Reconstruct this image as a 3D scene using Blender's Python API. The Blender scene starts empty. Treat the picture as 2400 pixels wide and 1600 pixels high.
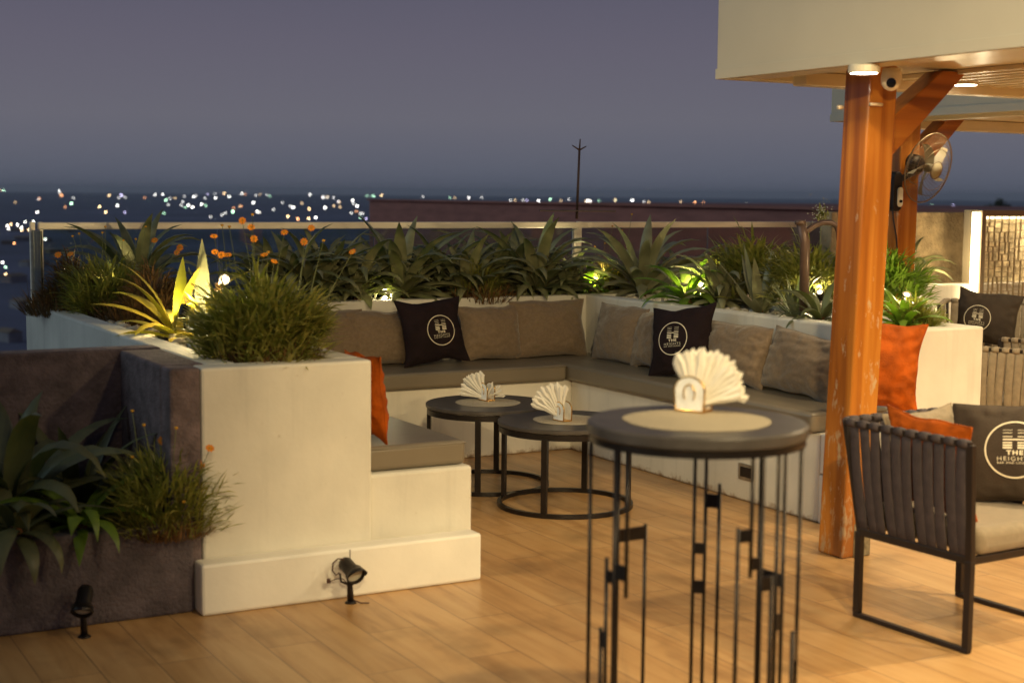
import bpy, math, random
from mathutils import Vector, Matrix, noise
R = math.radians
scene = bpy.context.scene
COL = scene.collection
rnd = random.Random(7)

# ------------------------------------------------------------------ camera
F, CX, CY, H = 3450.0, 1200.0, 800.0, 1.65
PITCH = math.atan((CY - 459.0) / F)
ROLL = math.atan(0.009)
fw = Vector((0, math.cos(PITCH), -math.sin(PITCH)))
r0 = Vector((1, 0, 0)); u0 = r0.cross(fw)
rt = r0 * math.cos(ROLL) + u0 * math.sin(ROLL)
up = rt.cross(fw)
cam_d = bpy.data.cameras.new('camera'); cam = bpy.data.objects.new('camera', cam_d); COL.objects.link(cam)
M3 = Matrix((rt, up, -fw)).transposed()
cam.matrix_world = Matrix.Translation((0, 0, H)) @ M3.to_4x4()
cam_d.sensor_width = 36; cam_d.lens = F / 2400 * 36
cam_d.clip_start = 0.05; cam_d.clip_end = 40000
cam_d.dof.use_dof = True; cam_d.dof.focus_distance = 8.6; cam_d.dof.aperture_fstop = 2.4
scene.camera = cam

def ray(x, y): return rt * ((x - CX) / F) - up * ((y - CY) / F) + fw
def at(x, y, z=0.0):
    d = ray(x, y); return Vector((0, 0, H)) + d * ((z - H) / d.z)
def atD(x, y, Y):
    d = ray(x, y); return Vector((0, 0, H)) + d * (Y / d.y)

# ------------------------------------------------------------------ world
world = bpy.data.worlds.new('World'); scene.world = world; world.use_nodes = True
nt = world.node_tree; bg = nt.nodes['Background']
tc = nt.nodes.new('ShaderNodeTexCoord'); sx = nt.nodes.new('ShaderNodeSeparateXYZ')
nt.links.new(tc.outputs['Generated'], sx.inputs[0])
rp = nt.nodes.new('ShaderNodeValToRGB'); nt.links.new(sx.outputs['Z'], rp.inputs[0])
cr = rp.color_ramp
cr.elements[0].position = 0.0; cr.elements[0].color = (.115, .124, .170, 1)
cr.elements[1].position = 1.0; cr.elements[1].color = (.040, .050, .085, 1)
for p, c in ((.012, (.120, .128, .170)), (.05, (.148, .144, .178)), (.10, (.130, .121, .162)), (.16, (.098, .094, .138)), (.30, (.055, .062, .095))):
    e = cr.elements.new(p); e.color = (*c, 1)
nt.links.new(rp.outputs[0], bg.inputs[0]); bg.inputs[1].default_value = 1.0
sun_d = bpy.data.lights.new('evening_glow', 'SUN'); sun_d.energy = .50; sun_d.angle = R(40); sun_d.color = (.66, .90, .95)
sun = bpy.data.objects.new('evening_glow', sun_d); COL.objects.link(sun); sun.rotation_euler = Vector((1, .12, -.55)).to_track_quat('-Z', 'Y').to_euler()
scene.view_settings.view_transform = 'Standard'; scene.view_settings.look = 'None'
scene.view_settings.exposure = 0.0; scene.view_settings.gamma = 1.0
scene.cycles.use_denoising = True
scene.cycles.max_bounces = 7; scene.cycles.transparent_max_bounces = 12
scene.cycles.sample_clamp_indirect = 4.0

WARM = (1.0, .77, .40); WARM2 = (1.0, .82, .50)
ROT = R(29); O = Vector((.385, 9.55, 0))
UU = Vector((math.cos(ROT), math.sin(ROT), 0)); VV = Vector((-math.sin(ROT), math.cos(ROT), 0))
def W(a, b, z=0.0): return O + UU * a + VV * b + Vector((0, 0, z))
def loc_ab(P):
    q = Vector(P) - O; return q.dot(UU), q.dot(VV)

# ------------------------------------------------------------------ materials
def mat(name, col, rough=.6, metal=0, var=.0, vscale=8, bump=0, bscale=30, spec=.5, sheen=0, trans=0, stretch=None, mix=None, mscale=22):
    m = bpy.data.materials.new(name); m.use_nodes = True
    n = m.node_tree; b = n.nodes['Principled BSDF']
    b.inputs['Base Color'].default_value = (*col, 1); b.inputs['Roughness'].default_value = rough
    b.inputs['Metallic'].default_value = metal; b.inputs['Specular IOR Level'].default_value = spec
    if sheen: b.inputs['Sheen Weight'].default_value = sheen; b.inputs['Sheen Roughness'].default_value = .4
    t = n.nodes.new('ShaderNodeTexCoord'); src = t.outputs['Object']
    if stretch:
        mp = n.nodes.new('ShaderNodeMapping'); mp.inputs['Scale'].default_value = stretch
        n.links.new(src, mp.inputs[0]); src = mp.outputs[0]
    if var:
        no = n.nodes.new('ShaderNodeTexNoise'); no.inputs['Scale'].default_value = vscale; no.inputs['Detail'].default_value = 5
        n.links.new(src, no.inputs['Vector'])
        mr = n.nodes.new('ShaderNodeMapRange'); mr.inputs[1].default_value = .3; mr.inputs[2].default_value = .7
        mr.inputs[3].default_value = 1 - var; mr.inputs[4].default_value = 1 + var
        n.links.new(no.outputs[0], mr.inputs[0])
        mx = n.nodes.new('ShaderNodeVectorMath'); mx.operation = 'SCALE'; mx.inputs[0].default_value = col
        n.links.new(mr.outputs[0], mx.inputs['Scale']); n.links.new(mx.outputs[0], b.inputs['Base Color'])
    if mix:
        nm = n.nodes.new('ShaderNodeTexNoise'); nm.inputs['Scale'].default_value = mscale; nm.inputs['Detail'].default_value = 3; n.links.new(src, nm.inputs['Vector'])
        mm = n.nodes.new('ShaderNodeMapRange'); mm.inputs[1].default_value = .42; mm.inputs[2].default_value = .62; n.links.new(nm.outputs[0], mm.inputs[0])
        mc = n.nodes.new('ShaderNodeMixRGB'); n.links.new(mm.outputs[0], mc.inputs[0]); mc.inputs[2].default_value = (*mix, 1)
        if b.inputs['Base Color'].links: n.links.new(b.inputs['Base Color'].links[0].from_socket, mc.inputs[1])
        else: mc.inputs[1].default_value = (*col, 1)
        n.links.new(mc.outputs[0], b.inputs['Base Color'])
    if bump:
        nb = n.nodes.new('ShaderNodeTexNoise'); nb.inputs['Scale'].default_value = bscale; nb.inputs['Detail'].default_value = 6
        n.links.new(src, nb.inputs['Vector'])
        bp = n.nodes.new('ShaderNodeBump'); bp.inputs['Strength'].default_value = bump; bp.inputs['Distance'].default_value = .02
        n.links.new(nb.outputs[0], bp.inputs['Height']); n.links.new(bp.outputs[0], b.inputs['Normal'])
    if trans:
        tr = n.nodes.new('ShaderNodeBsdfTranslucent'); tr.inputs[0].default_value = (col[0] * 2.0, col[1] * 2.6, col[2] * .9, 1) if col[0] < .5 and col[1] > col[2] * 1.2 else (*col, 1)
        mi = n.nodes.new('ShaderNodeMixShader'); mi.inputs[0].default_value = trans
        n.links.new(b.outputs[0], mi.inputs[1]); n.links.new(tr.outputs[0], mi.inputs[2])
        n.links.new(mi.outputs[0], n.nodes['Material Output'].inputs[0])
    return m

def emis(name, col, s, sample=True):
    m = bpy.data.materials.new(name); m.use_nodes = True; n = m.node_tree
    b = n.nodes['Principled BSDF']; b.inputs['Base Color'].default_value = (*[min(1, c) for c in col], 1)
    b.inputs['Emission Color'].default_value = (*col, 1); b.inputs['Emission Strength'].default_value = s
    if not sample: m.cycles.emission_sampling = 'NONE'
    return m

def plaster(name, col, dirt, dirt_h=.12, stain=.08):
    """painted masonry: uneven paint, faint streaks, flaking dirt above the floor line"""
    m = mat(name, col, .62, bump=.16, bscale=14, spec=.35); n = m.node_tree; b = n.nodes['Principled BSDF']
    t = n.nodes.new('ShaderNodeTexCoord')
    n1 = n.nodes.new('ShaderNodeTexNoise'); n1.inputs['Scale'].default_value = 2.2; n1.inputs['Detail'].default_value = 7
    n.links.new(t.outputs['Object'], n1.inputs['Vector'])
    mr = n.nodes.new('ShaderNodeMapRange'); mr.inputs[1].default_value = .3; mr.inputs[2].default_value = .75
    mr.inputs[3].default_value = 1.0; mr.inputs[4].default_value = 1 - stain * 1.6
    n.links.new(n1.outputs[0], mr.inputs[0])
    sc = n.nodes.new('ShaderNodeVectorMath'); sc.operation = 'SCALE'; sc.inputs[0].default_value = col
    n.links.new(mr.outputs[0], sc.inputs['Scale'])
    mp = n.nodes.new('ShaderNodeMapping'); mp.inputs['Scale'].default_value = (9, 9, .55); n.links.new(t.outputs['Object'], mp.inputs[0])
    n5 = n.nodes.new('ShaderNodeTexNoise'); n5.inputs['Scale'].default_value = 1.6; n5.inputs['Detail'].default_value = 6; n.links.new(mp.outputs[0], n5.inputs['Vector'])
    m5 = n.nodes.new('ShaderNodeMapRange'); m5.inputs[1].default_value = .55; m5.inputs[2].default_value = .75; m5.inputs[3].default_value = 1; m5.inputs[4].default_value = .88
    n.links.new(n5.outputs[0], m5.inputs[0]); s5 = n.nodes.new('ShaderNodeVectorMath'); s5.operation = 'SCALE'; n.links.new(sc.outputs[0], s5.inputs[0]); n.links.new(m5.outputs[0], s5.inputs['Scale']); sc = s5
    # specks and scuffs
    n3 = n.nodes.new('ShaderNodeTexNoise'); n3.inputs['Scale'].default_value = 19; n3.inputs['Detail'].default_value = 9; n3.inputs['Roughness'].default_value = .7
    n.links.new(t.outputs['Object'], n3.inputs['Vector'])
    n4 = n.nodes.new('ShaderNodeMapRange'); n4.inputs[1].default_value = .66; n4.inputs[2].default_value = .74
    n.links.new(n3.outputs[0], n4.inputs[0])
    spk = n.nodes.new('ShaderNodeMixRGB'); n.links.new(n4.outputs[0], spk.inputs[0]); n.links.new(sc.outputs[0], spk.inputs[1])
    spk.inputs[2].default_value = (col[0] * .55, col[1] * .48, col[2] * .38, 1)
    # dirt line
    s = n.nodes.new('ShaderNodeSeparateXYZ'); n.links.new(t.outputs['Object'], s.inputs[0])
    h = n.nodes.new('ShaderNodeMapRange'); h.inputs[1].default_value = 0; h.inputs[2].default_value = dirt_h
    h.inputs[3].default_value = .17; h.inputs[4].default_value = -.20; h.clamp = True
    n.links.new(s.outputs['Z'], h.inputs[0])
    n2 = n.nodes.new('ShaderNodeTexNoise'); n2.inputs['Scale'].default_value = 13; n2.inputs['Detail'].default_value = 8; n2.inputs['Roughness'].default_value = .75
    n.links.new(t.outputs['Object'], n2.inputs['Vector'])
    ad = n.nodes.new('ShaderNodeMath'); ad.operation = 'ADD'; n.links.new(h.outputs[0], ad.inputs[0]); n.links.new(n2.outputs[0], ad.inputs[1])
    th = n.nodes.new('ShaderNodeMapRange'); th.inputs[1].default_value = .56; th.inputs[2].default_value = .74; th.inputs[4].default_value = .85
    n.links.new(ad.outputs[0], th.inputs[0])
    mx = n.nodes.new('ShaderNodeMixRGB'); n.links.new(th.outputs[0], mx.inputs[0]); n.links.new(spk.outputs[0], mx.inputs[1])
    mx.inputs[2].default_value = (*dirt, 1); n.links.new(mx.outputs[0], b.inputs['Base Color'])
    return m

def wood(name, c0, c1, c2, rough=.28, worn=.0, axis='Z', scale=1.0):
    m = mat(name, c1, rough); n = m.node_tree; b = n.nodes['Principled BSDF']
    b.inputs['Coat Weight'].default_value = .5; b.inputs['Coat Roughness'].default_value = .12
    t = n.nodes.new('ShaderNodeTexCoord'); mp = n.nodes.new('ShaderNodeMapping')
    mp.inputs['Scale'].default_value = {'Z': (15, 15, .7), 'X': (.9, 14, 14), 'Y': (14, .9, 14)}[axis]
    n.links.new(t.outputs['Object'], mp.inputs[0])
    no = n.nodes.new('ShaderNodeTexNoise'); no.inputs['Scale'].default_value = scale; no.inputs['Detail'].default_value = 7; no.inputs['Distortion'].default_value = .6
    n.links.new(mp.outputs[0], no.inputs['Vector'])
    r = n.nodes.new('ShaderNodeValToRGB'); n.links.new(no.outputs[0], r.inputs[0])
    r.color_ramp.elements[0].position = .33; r.color_ramp.elements[0].color = (*c0, 1)
    r.color_ramp.elements[1].position = .68; r.color_ramp.elements[1].color = (*c2, 1)
    e = r.color_ramp.elements.new(.5); e.color = (*c1, 1)
    out = r.outputs[0]
    if worn:
        s = n.nodes.new('ShaderNodeSeparateXYZ'); n.links.new(t.outputs['Object'], s.inputs[0])
        h = n.nodes.new('ShaderNodeMapRange'); h.inputs[1].default_value = .05; h.inputs[2].default_value = 1.9
        h.inputs[3].default_value = worn; h.inputs[4].default_value = -.02
        n.links.new(s.outputs['Z'], h.inputs[0])
        mp2 = n.nodes.new('ShaderNodeMapping'); mp2.inputs['Scale'].default_value = (11, 11, 4); n.links.new(t.outputs['Object'], mp2.inputs[0])
        n2 = n.nodes.new('ShaderNodeTexNoise'); n2.inputs['Scale'].default_value = 1.5; n2.inputs['Detail'].default_value = 9; n2.inputs['Roughness'].default_value = .7
        n.links.new(mp2.outputs[0], n2.inputs['Vector'])
        ad = n.nodes.new('ShaderNodeMath'); ad.operation = 'ADD'; n.links.new(h.outputs[0], ad.inputs[0]); n.links.new(n2.outputs[0], ad.inputs[1])
        th = n.nodes.new('ShaderNodeMapRange'); th.inputs[1].default_value = .64; th.inputs[2].default_value = .72; th.inputs[4].default_value = .75
        n.links.new(ad.outputs[0], th.inputs[0])
        mx = n.nodes.new('ShaderNodeMixRGB'); n.links.new(th.outputs[0], mx.inputs[0]); n.links.new(out, mx.inputs[1]); mx.inputs[2].default_value = (.42, .33, .20, 1)
        out = mx.outputs[0]
        mr = n.nodes.new('ShaderNodeMapRange'); mr.inputs[3].default_value = rough; mr.inputs[4].default_value = .75
        n.links.new(th.outputs[0], mr.inputs[0]); n.links.new(mr.outputs[0], b.inputs['Roughness'])
    n.links.new(out, b.inputs['Base Color'])
    return m

def deck_mat():
    m = mat('floor_planks', (.4, .26, .13), .42); n = m.node_tree; b = n.nodes['Principled BSDF']
    t = n.nodes.new('ShaderNodeTexCoord'); mp = n.nodes.new('ShaderNodeMapping'); mp.inputs['Rotation'].default_value = (0, 0, R(90))
    n.links.new(t.outputs['Object'], mp.inputs[0])
    br = n.nodes.new('ShaderNodeTexBrick'); br.offset = .37; br.inputs['Scale'].default_value = 1
    br.inputs['Brick Width'].default_value = 1.2; br.inputs['Row Height'].default_value = .2; br.inputs['Mortar Size'].default_value = .0024
    br.inputs['Mortar Smooth'].default_value = .3; br.inputs['Color1'].default_value = (.1, .1, .1, 1); br.inputs['Color2'].default_value = (.9, .9, .9, 1); br.inputs['Mortar'].default_value = (.5, .5, .5, 1)
    n.links.new(mp.outputs[0], br.inputs['Vector'])
    # grain, shifted per plank
    mp2 = n.nodes.new('ShaderNodeMapping'); mp2.inputs['Scale'].default_value = (9, .9, 1); n.links.new(t.outputs['Object'], mp2.inputs[0])
    ad = n.nodes.new('ShaderNodeVectorMath'); ad.operation = 'MULTIPLY_ADD'; ad.inputs[1].default_value = (13, 13, 7)
    n.links.new(br.outputs['Color'], ad.inputs[0]); n.links.new(mp2.outputs[0], ad.inputs[2])
    no = n.nodes.new('ShaderNodeTexNoise'); no.inputs['Scale'].default_value = 1.3; no.inputs['Detail'].default_value = 8; no.inputs['Distortion'].default_value = .8; no.inputs['Roughness'].default_value = .6
    n.links.new(ad.outputs[0], no.inputs['Vector'])
    r = n.nodes.new('ShaderNodeValToRGB'); n.links.new(no.outputs[0], r.inputs[0])
    r.color_ramp.elements[0].position = .25; r.color_ramp.elements[0].color = (.27, .135, .045, 1)
    r.color_ramp.elements[1].position = .72; r.color_ramp.elements[1].color = (.50, .305, .130, 1)
    e = r.color_ramp.elements.new(.47); e.color = (.42, .235, .090, 1)
    # plank to plank tone
    sep = n.nodes.new('ShaderNodeSeparateColor'); n.links.new(br.outputs['Color'], sep.inputs[0])
    mr = n.nodes.new('ShaderNodeMapRange'); mr.inputs[3].default_value = .92; mr.inputs[4].default_value = 1.08; n.links.new(sep.outputs[0], mr.inputs[0])
    sc = n.nodes.new('ShaderNodeVectorMath'); sc.operation = 'SCALE'; n.links.new(r.outputs[0], sc.inputs[0]); n.links.new(mr.outputs[0], sc.inputs['Scale'])
    # knots and worn smudges
    ns = n.nodes.new('ShaderNodeTexNoise'); ns.inputs['Scale'].default_value = 2.6; ns.inputs['Detail'].default_value = 4; n.links.new(t.outputs['Object'], ns.inputs['Vector'])
    ms = n.nodes.new('ShaderNodeMapRange'); ms.inputs[1].default_value = .52; ms.inputs[2].default_value = .76; ms.inputs[3].default_value = 1.05; ms.inputs[4].default_value = .58
    n.links.new(ns.outputs[0], ms.inputs[0])
    sc2 = n.nodes.new('ShaderNodeVectorMath'); sc2.operation = 'SCALE'; n.links.new(sc.outputs[0], sc2.inputs[0]); n.links.new(ms.outputs[0], sc2.inputs['Scale'])
    mx = n.nodes.new('ShaderNodeMixRGB'); n.links.new(br.outputs['Fac'], mx.inputs[0]); n.links.new(sc2.outputs[0], mx.inputs[1]); mx.inputs[2].default_value = (.19, .105, .05, 1)
    n.links.new(mx.outputs[0], b.inputs['Base Color'])
    rr = n.nodes.new('ShaderNodeMapRange'); rr.inputs[3].default_value = .24; rr.inputs[4].default_value = .50; n.links.new(ns.outputs[0], rr.inputs[0]); n.links.new(rr.outputs[0], b.inputs['Roughness'])
    bp = n.nodes.new('ShaderNodeBump'); bp.inputs['Strength'].default_value = .25; bp.inputs['Distance'].default_value = .004; bp.invert = True
    n.links.new(br.outputs['Fac'], bp.inputs['Height']); n.links.new(bp.outputs[0], b.inputs['Normal'])
    return m

M = {}
M['white'] = plaster('white_painted_masonry', (.74, .695, .59), (.26, .16, .08), .09, .16)
M['whiteclean'] = mat('white_paint', (.76, .72, .63), .55, var=.08, vscale=3, bump=.08, bscale=20)
M['dark'] = mat('dark_rough_stucco', (.135, .098, .100), .9, var=.35, vscale=14, bump=.55, bscale=60)
M['dark2'] = mat('charcoal_painted_stucco', (.095, .074, .082), .85, var=.35, vscale=10, bump=.5, bscale=70)
M['floor'] = deck_mat()
M['soil'] = mat('dark_soil', (.035, .024, .016), .95, var=.5, vscale=30, bump=1, bscale=60)
M['vinyl'] = mat('grey_olive_vinyl', (.17, .14, .098), .36, var=.06, vscale=4, bump=.12, bscale=9)
M['linen'] = mat('taupe_linen', (.185, .128, .077), .9, var=.14, vscale=60, bump=.25, bscale=260, sheen=.3)
M['black'] = mat('black_velvet', (.013, .0065, .0075), .9, var=.3, vscale=9, bump=.2, bscale=150, spec=.2)
M['greycush'] = mat('dark_grey_velvet', (.045, .032, .022), .85, var=.25, vscale=9, bump=.2, bscale=150, spec=.2)
M['orange'] = mat('burnt_orange_velvet', (.34, .066, .003), .75, var=.4, vscale=10, bump=.25, bscale=120, spec=.15)
M['print'] = mat('cream_print', (.72, .64, .46), .6, var=.05, vscale=80)
M['steel'] = mat('brushed_steel', (.95, .84, .64), .42, .25, var=.1, vscale=3, stretch=(1, 1, 12))
M['blackmetal'] = mat('black_powder_coated_steel', (.022, .017, .015), .35, .6, var=.2, vscale=20)
M['tabletop'] = mat('dark_grey_tabletop', (.058, .050, .045), .40, var=.18, vscale=16, bump=.06, bscale=60)
M['darkbuilding'] = mat('maroon_brown_cladding', (.34, .13, .10), .8, var=.18, vscale=1.5, stretch=(1, 1, 6))
M['mast'] = mat('rusty_mast', (.06, .035, .03), .6, .3, var=.2)
M['wood'] = wood('varnished_orange_timber', (.23, .066, .008), (.36, .118, .012), (.48, .185, .026), .22, worn=.14)
M['woodbrace'] = wood('varnished_timber_brace', (.22, .060, .008), (.36, .110, .012), (.46, .17, .024), .3, axis='X')
M['roof'] = mat('cream_metal_fascia', (.58, .53, .42), .5, var=.05, vscale=2, bump=.05, bscale=8)
M['soffit'] = mat('cream_glossy_soffit', (.72, .64, .47), .22, var=.06, vscale=3)
M['gold'] = mat('gold_wire', (.75, .46, .14), .22, 1, var=.08)
M['marble'] = mat('pale_marble', (.80, .80, .78), .25, var=.12, vscale=30)
M['napkin'] = mat('white_paper_napkin', (.86, .82, .73), .9, var=.04, vscale=50, trans=.25)
M['strap'] = mat('charcoal_rope_strap', (.040, .028, .030), .75, var=.25, vscale=30, bump=.3, bscale=220)
M['straplight'] = mat('taupe_rope_strap', (.30, .235, .155), .8, var=.15, vscale=30, bump=.3, bscale=220)
M['frame'] = mat('brown_black_frame', (.026, .018, .015), .4, .5, var=.15)
M['seatpad'] = mat('taupe_seat_pad', (.20, .155, .10), .85, var=.1, vscale=40, bump=.2, bscale=200, sheen=.2)
M['agave'] = mat('agave_leaf', (.235, .225, .115), .34, var=.35, vscale=9, trans=.12, mix=(.10, .115, .055), mscale=5, bump=.1, bscale=20)
M['agave2'] = mat('blue_green_leaf', (.245, .235, .135), .36, var=.3, vscale=9, trans=.10)
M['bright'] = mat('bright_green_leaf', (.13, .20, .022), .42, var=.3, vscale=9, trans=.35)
M['yellow'] = mat('lamplit_yellow_leaf', (.36, .28, .040), .5, var=.4, vscale=10, trans=.3)  # yellow of the uplights is put into the leaf colour
M['grass'] = mat('olive_blade', (.28, .245, .066), .38, var=.5, vscale=9, trans=.22, mix=(.115, .125, .026))
M['grass2'] = mat('brown_blade', (.20, .095, .030), .6, var=.5, vscale=7, trans=.15, mix=(.07, .045, .018))
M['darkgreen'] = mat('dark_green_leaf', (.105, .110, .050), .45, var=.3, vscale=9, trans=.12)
M['pale'] = mat('pale_margin_leaf', (.20, .21, .12), .5, var=.3, vscale=12, trans=.1)
M['petal'] = mat('orange_petal', (.80, .26, .012), .6, var=.15, vscale=40, trans=.3)
M['pollen'] = mat('yellow_centre', (.55, .28, .02), .8, var=.2, vscale=90)
M['stemg'] = mat('thin_green_stem', (.17, .18, .055), .6, var=.2)
M['pebble'] = mat('white_river_stone', (.50, .44, .34), .6, var=.3, vscale=11, bump=.3, bscale=30)
M['cream'] = mat('cream_plastic', (.72, .66, .52), .35, var=.04)
M['lens'] = mat('dark_lens', (.01, .01, .012), .08)
M['lampglass'] = mat('frosted_lamp_glass', (.62, .58, .46), .4, var=.06)
M['smoke'] = mat('smoky_fan_blade', (.32, .27, .17), .5, var=.1)
M['outlet'] = mat('galvanised_box', (.38, .33, .25), .45, .7, var=.2, vscale=30)
M['pipe'] = mat('brown_pipe', (.14, .085, .06), .4, .3, var=.2, vscale=12)
M['bark'] = mat('brown_thatch', (.14, .055, .020), .9, var=.5, vscale=20)
M['mat'] = mat('woven_beige_placemat', (.42, .35, .24), .8, var=.1, vscale=60)
M['glow'] = emis('warm_lamp_face', (1.0, .82, .60), 22)
M['led'] = emis('led_strip', (1.0, .82, .50), 9)
M['hot'] = emis('uplight_lens', (1.0, .85, .45), 25)

def woven():
    n = M['mat'].node_tree; b = n.nodes['Principled BSDF']; t = n.nodes.new('ShaderNodeTexCoord')
    w = n.nodes.new('ShaderNodeTexWave'); w.wave_type = 'RINGS'; w.rings_direction = 'Z'; w.inputs['Scale'].default_value = 42; w.inputs['Distortion'].default_value = .8
    w.inputs['Detail Scale'].default_value = 20
    n.links.new(t.outputs['Object'], w.inputs['Vector'])
    r = n.nodes.new('ShaderNodeValToRGB'); n.links.new(w.outputs[0], r.inputs[0])
    r.color_ramp.elements[0].color = (.26, .20, .13, 1); r.color_ramp.elements[1].color = (.62, .54, .39, 1)
    n.links.new(r.outputs[0], b.inputs['Base Color'])
    bp = n.nodes.new('ShaderNodeBump'); bp.inputs['Distance'].default_value = .003; n.links.new(w.outputs[0], bp.inputs['Height']); n.links.new(bp.outputs[0], b.inputs['Normal'])
woven()

def glass_mat():
    m = bpy.data.materials.new('clear_glass'); m.use_nodes = True; n = m.node_tree; n.nodes.remove(n.nodes['Principled BSDF'])
    t = n.nodes.new('ShaderNodeBsdfTransparent'); t.inputs[0].default_value = (.80, .86, .84, 1)
    g = n.nodes.new('ShaderNodeBsdfGlossy'); g.inputs['Roughness'].default_value = .03; g.inputs[0].default_value = (.9, .9, .88, 1)
    f = n.nodes.new('ShaderNodeFresnel'); f.inputs[0].default_value = 1.5
    a = n.nodes.new('ShaderNodeMath'); a.operation = 'ADD'; a.inputs[1].default_value = .04; n.links.new(f.outputs[0], a.inputs[0])
    x = n.nodes.new('ShaderNodeMixShader'); n.links.new(a.outputs[0], x.inputs[0]); n.links.new(t.outputs[0], x.inputs[1]); n.links.new(g.outputs[0], x.inputs[2])
    n.links.new(x.outputs[0], n.nodes['Material Output'].inputs[0]); return m
M['glass'] = glass_mat()

# ------------------------------------------------------------------ mesh helpers
class MB:
    def __init__(s): s.v = []; s.f = []
    def add(s, vs, fs):
        o = len(s.v); s.v += [tuple(v) for v in vs]; s.f += [tuple(i + o for i in f) for f in fs]; return s
    def box(s, x0, x1, y0, y1, z0, z1, mtx=None):
        vs = [Vector((x, y, z)) for z in (z0, z1) for x, y in ((x0, y0), (x1, y0), (x1, y1), (x0, y1))]
        if mtx is not None: vs = [mtx @ v for v in vs]
        return s.add(vs, [(3, 2, 1, 0), (4, 5, 6, 7), (0, 1, 5, 4), (1, 2, 6, 5), (2, 3, 7, 6), (3, 0, 4, 7)])
    def prism(s, poly, z0, z1):
        n = len(poly); vs = [(x, y, z0) for x, y in poly] + [(x, y, z1) for x, y in poly]
        return s.add(vs, [tuple(reversed(range(n))), tuple(range(n, 2 * n))] + [(i, (i + 1) % n, (i + 1) % n + n, i + n) for i in range(n)])
    def tube(s, pts, r, n=8, cap=True):
        pts = [Vector(p) for p in pts]; k = len(pts); rings = []; vs = []; fs = []
        rr = r if isinstance(r, (list, tuple)) else [r] * k
        ref = None
        for i, p in enumerate(pts):
            t = (pts[min(i + 1, k - 1)] - pts[max(i - 1, 0)]).normalized()
            if ref is None: ref = t.orthogonal().normalized()
            ref = (ref - t * ref.dot(t)); ref = ref.normalized() if ref.length > 1e-6 else t.orthogonal().normalized()
            b = t.cross(ref)
            for j in range(n):
                a = 2 * math.pi * j / n; vs.append(p + (ref * math.cos(a) + b * math.sin(a)) * rr[i])
        for i in range(k - 1):
            for j in range(n):
                fs.append((i * n + j, i * n + (j + 1) % n, (i + 1) * n + (j + 1) % n, (i + 1) * n + j))
        if cap: fs.append(tuple(reversed(range(n)))); fs.append(tuple(range((k - 1) * n, k * n)))
        return s.add(vs, fs)
    def bar(s, p0, p1, w, h, upv=(0, 0, 1)):
        p0 = Vector(p0); p1 = Vector(p1); d = (p1 - p0); L = d.length; d.normalize(); upv = Vector(upv)
        sd = d.cross(upv); sd = sd.normalized() if sd.length > 1e-5 else d.orthogonal().normalized(); u2 = sd.cross(d)
        m = Matrix((sd, d, u2)).transposed().to_4x4(); m.translation = p0
        return s.box(-w / 2, w / 2, 0, L, -h / 2, h / 2, m)
    def lathe(s, prof, n=32, c=(0, 0, 0)):
        vs = []; fs = []; k = len(prof)
        for r, z in prof:
            for j in range(n):
                a = 2 * math.pi * j / n; vs.append((c[0] + r * math.cos(a), c[1] + r * math.sin(a), c[2] + z))
        for i in range(k - 1):
            for j in range(n): fs.append((i * n + j, i * n + (j + 1) % n, (i + 1) * n + (j + 1) % n, (i + 1) * n + j))
        if prof[0][0] > 1e-4: fs.append(tuple(reversed(range(n))))
        if prof[-1][0] > 1e-4: fs.append(tuple(range((k - 1) * n, k * n)))
        return s.add(vs, fs)
    def ring(s, R_, w, h, z, n=64, c=(0, 0)):
        return s.lathe([(R_ - w, z), (R_, z), (R_, z + h), (R_ - w, z + h), (R_ - w, z)], n, (c[0], c[1], 0)) if False else s._ring(R_, w, h, z, n, c)
    def _ring(s, R_, w, h, z, n, c):
        vs = []; fs = []
        for j in range(n):
            a = 2 * math.pi * j / n; ca, sa = math.cos(a), math.sin(a)
            for r, zz in ((R_ - w, z), (R_, z), (R_, z + h), (R_ - w, z + h)): vs.append((c[0] + r * ca, c[1] + r * sa, zz))
        for j in range(n):
            k = (j + 1) % n
            for q in range(4): fs.append((j * 4 + q, k * 4 + q, k * 4 + (q + 1) % 4, j * 4 + (q + 1) % 4))
        return s.add(vs, fs)
    def xf(s, m):
        s.v = [tuple(m @ Vector(v)) for v in s.v]; return s
    def mesh(s, name, m=None, smooth=False):
        me = bpy.data.meshes.new(name); me.from_pydata(s.v, [], s.f); me.update()
        if m: me.materials.append(m)
        if smooth: me.polygons.foreach_set('use_smooth', [True] * len(me.polygons))
        return me

def link(name, me, parent=None, loc=None, rot=None, bevel=0, seg=2):
    o = bpy.data.objects.new(name, me); COL.objects.link(o)
    if parent: o.parent = parent
    if loc is not None: o.location = loc
    if rot is not None: o.rotation_euler = rot
    if bevel:
        b = o.modifiers.new('bevel', 'BEVEL'); b.width = bevel; b.segments = seg; b.limit_method = 'ANGLE'; b.angle_limit = R(40)
        b.harden_normals = False
    return o
def obj(name, mb, m, parent=None, smooth=False, loc=None, rot=None, bevel=0, seg=2):
    return link(name, mb.mesh(name, M[m] if isinstance(m, str) else m, smooth), parent, loc, rot, bevel, seg)
def tag(o, label=None, cat=None, group=None, kind=None):
    if label: o['label'] = label
    if cat: o['category'] = cat
    if group: o['group'] = group
    if kind: o['kind'] = kind
    return o
def thing(name, label, cat, loc=(0, 0, 0), rotz=0, group=None):
    o = bpy.data.objects.new(name, None); COL.objects.link(o); o.empty_display_size = .1
    o.location = loc; o.rotation_euler = (0, 0, rotz); return tag(o, label, cat, group)
def abthing(name, label, cat, group=None):   # things built in the seating's own (a, b) axes
    return thing(name, label, cat, O, ROT, group)
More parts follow.
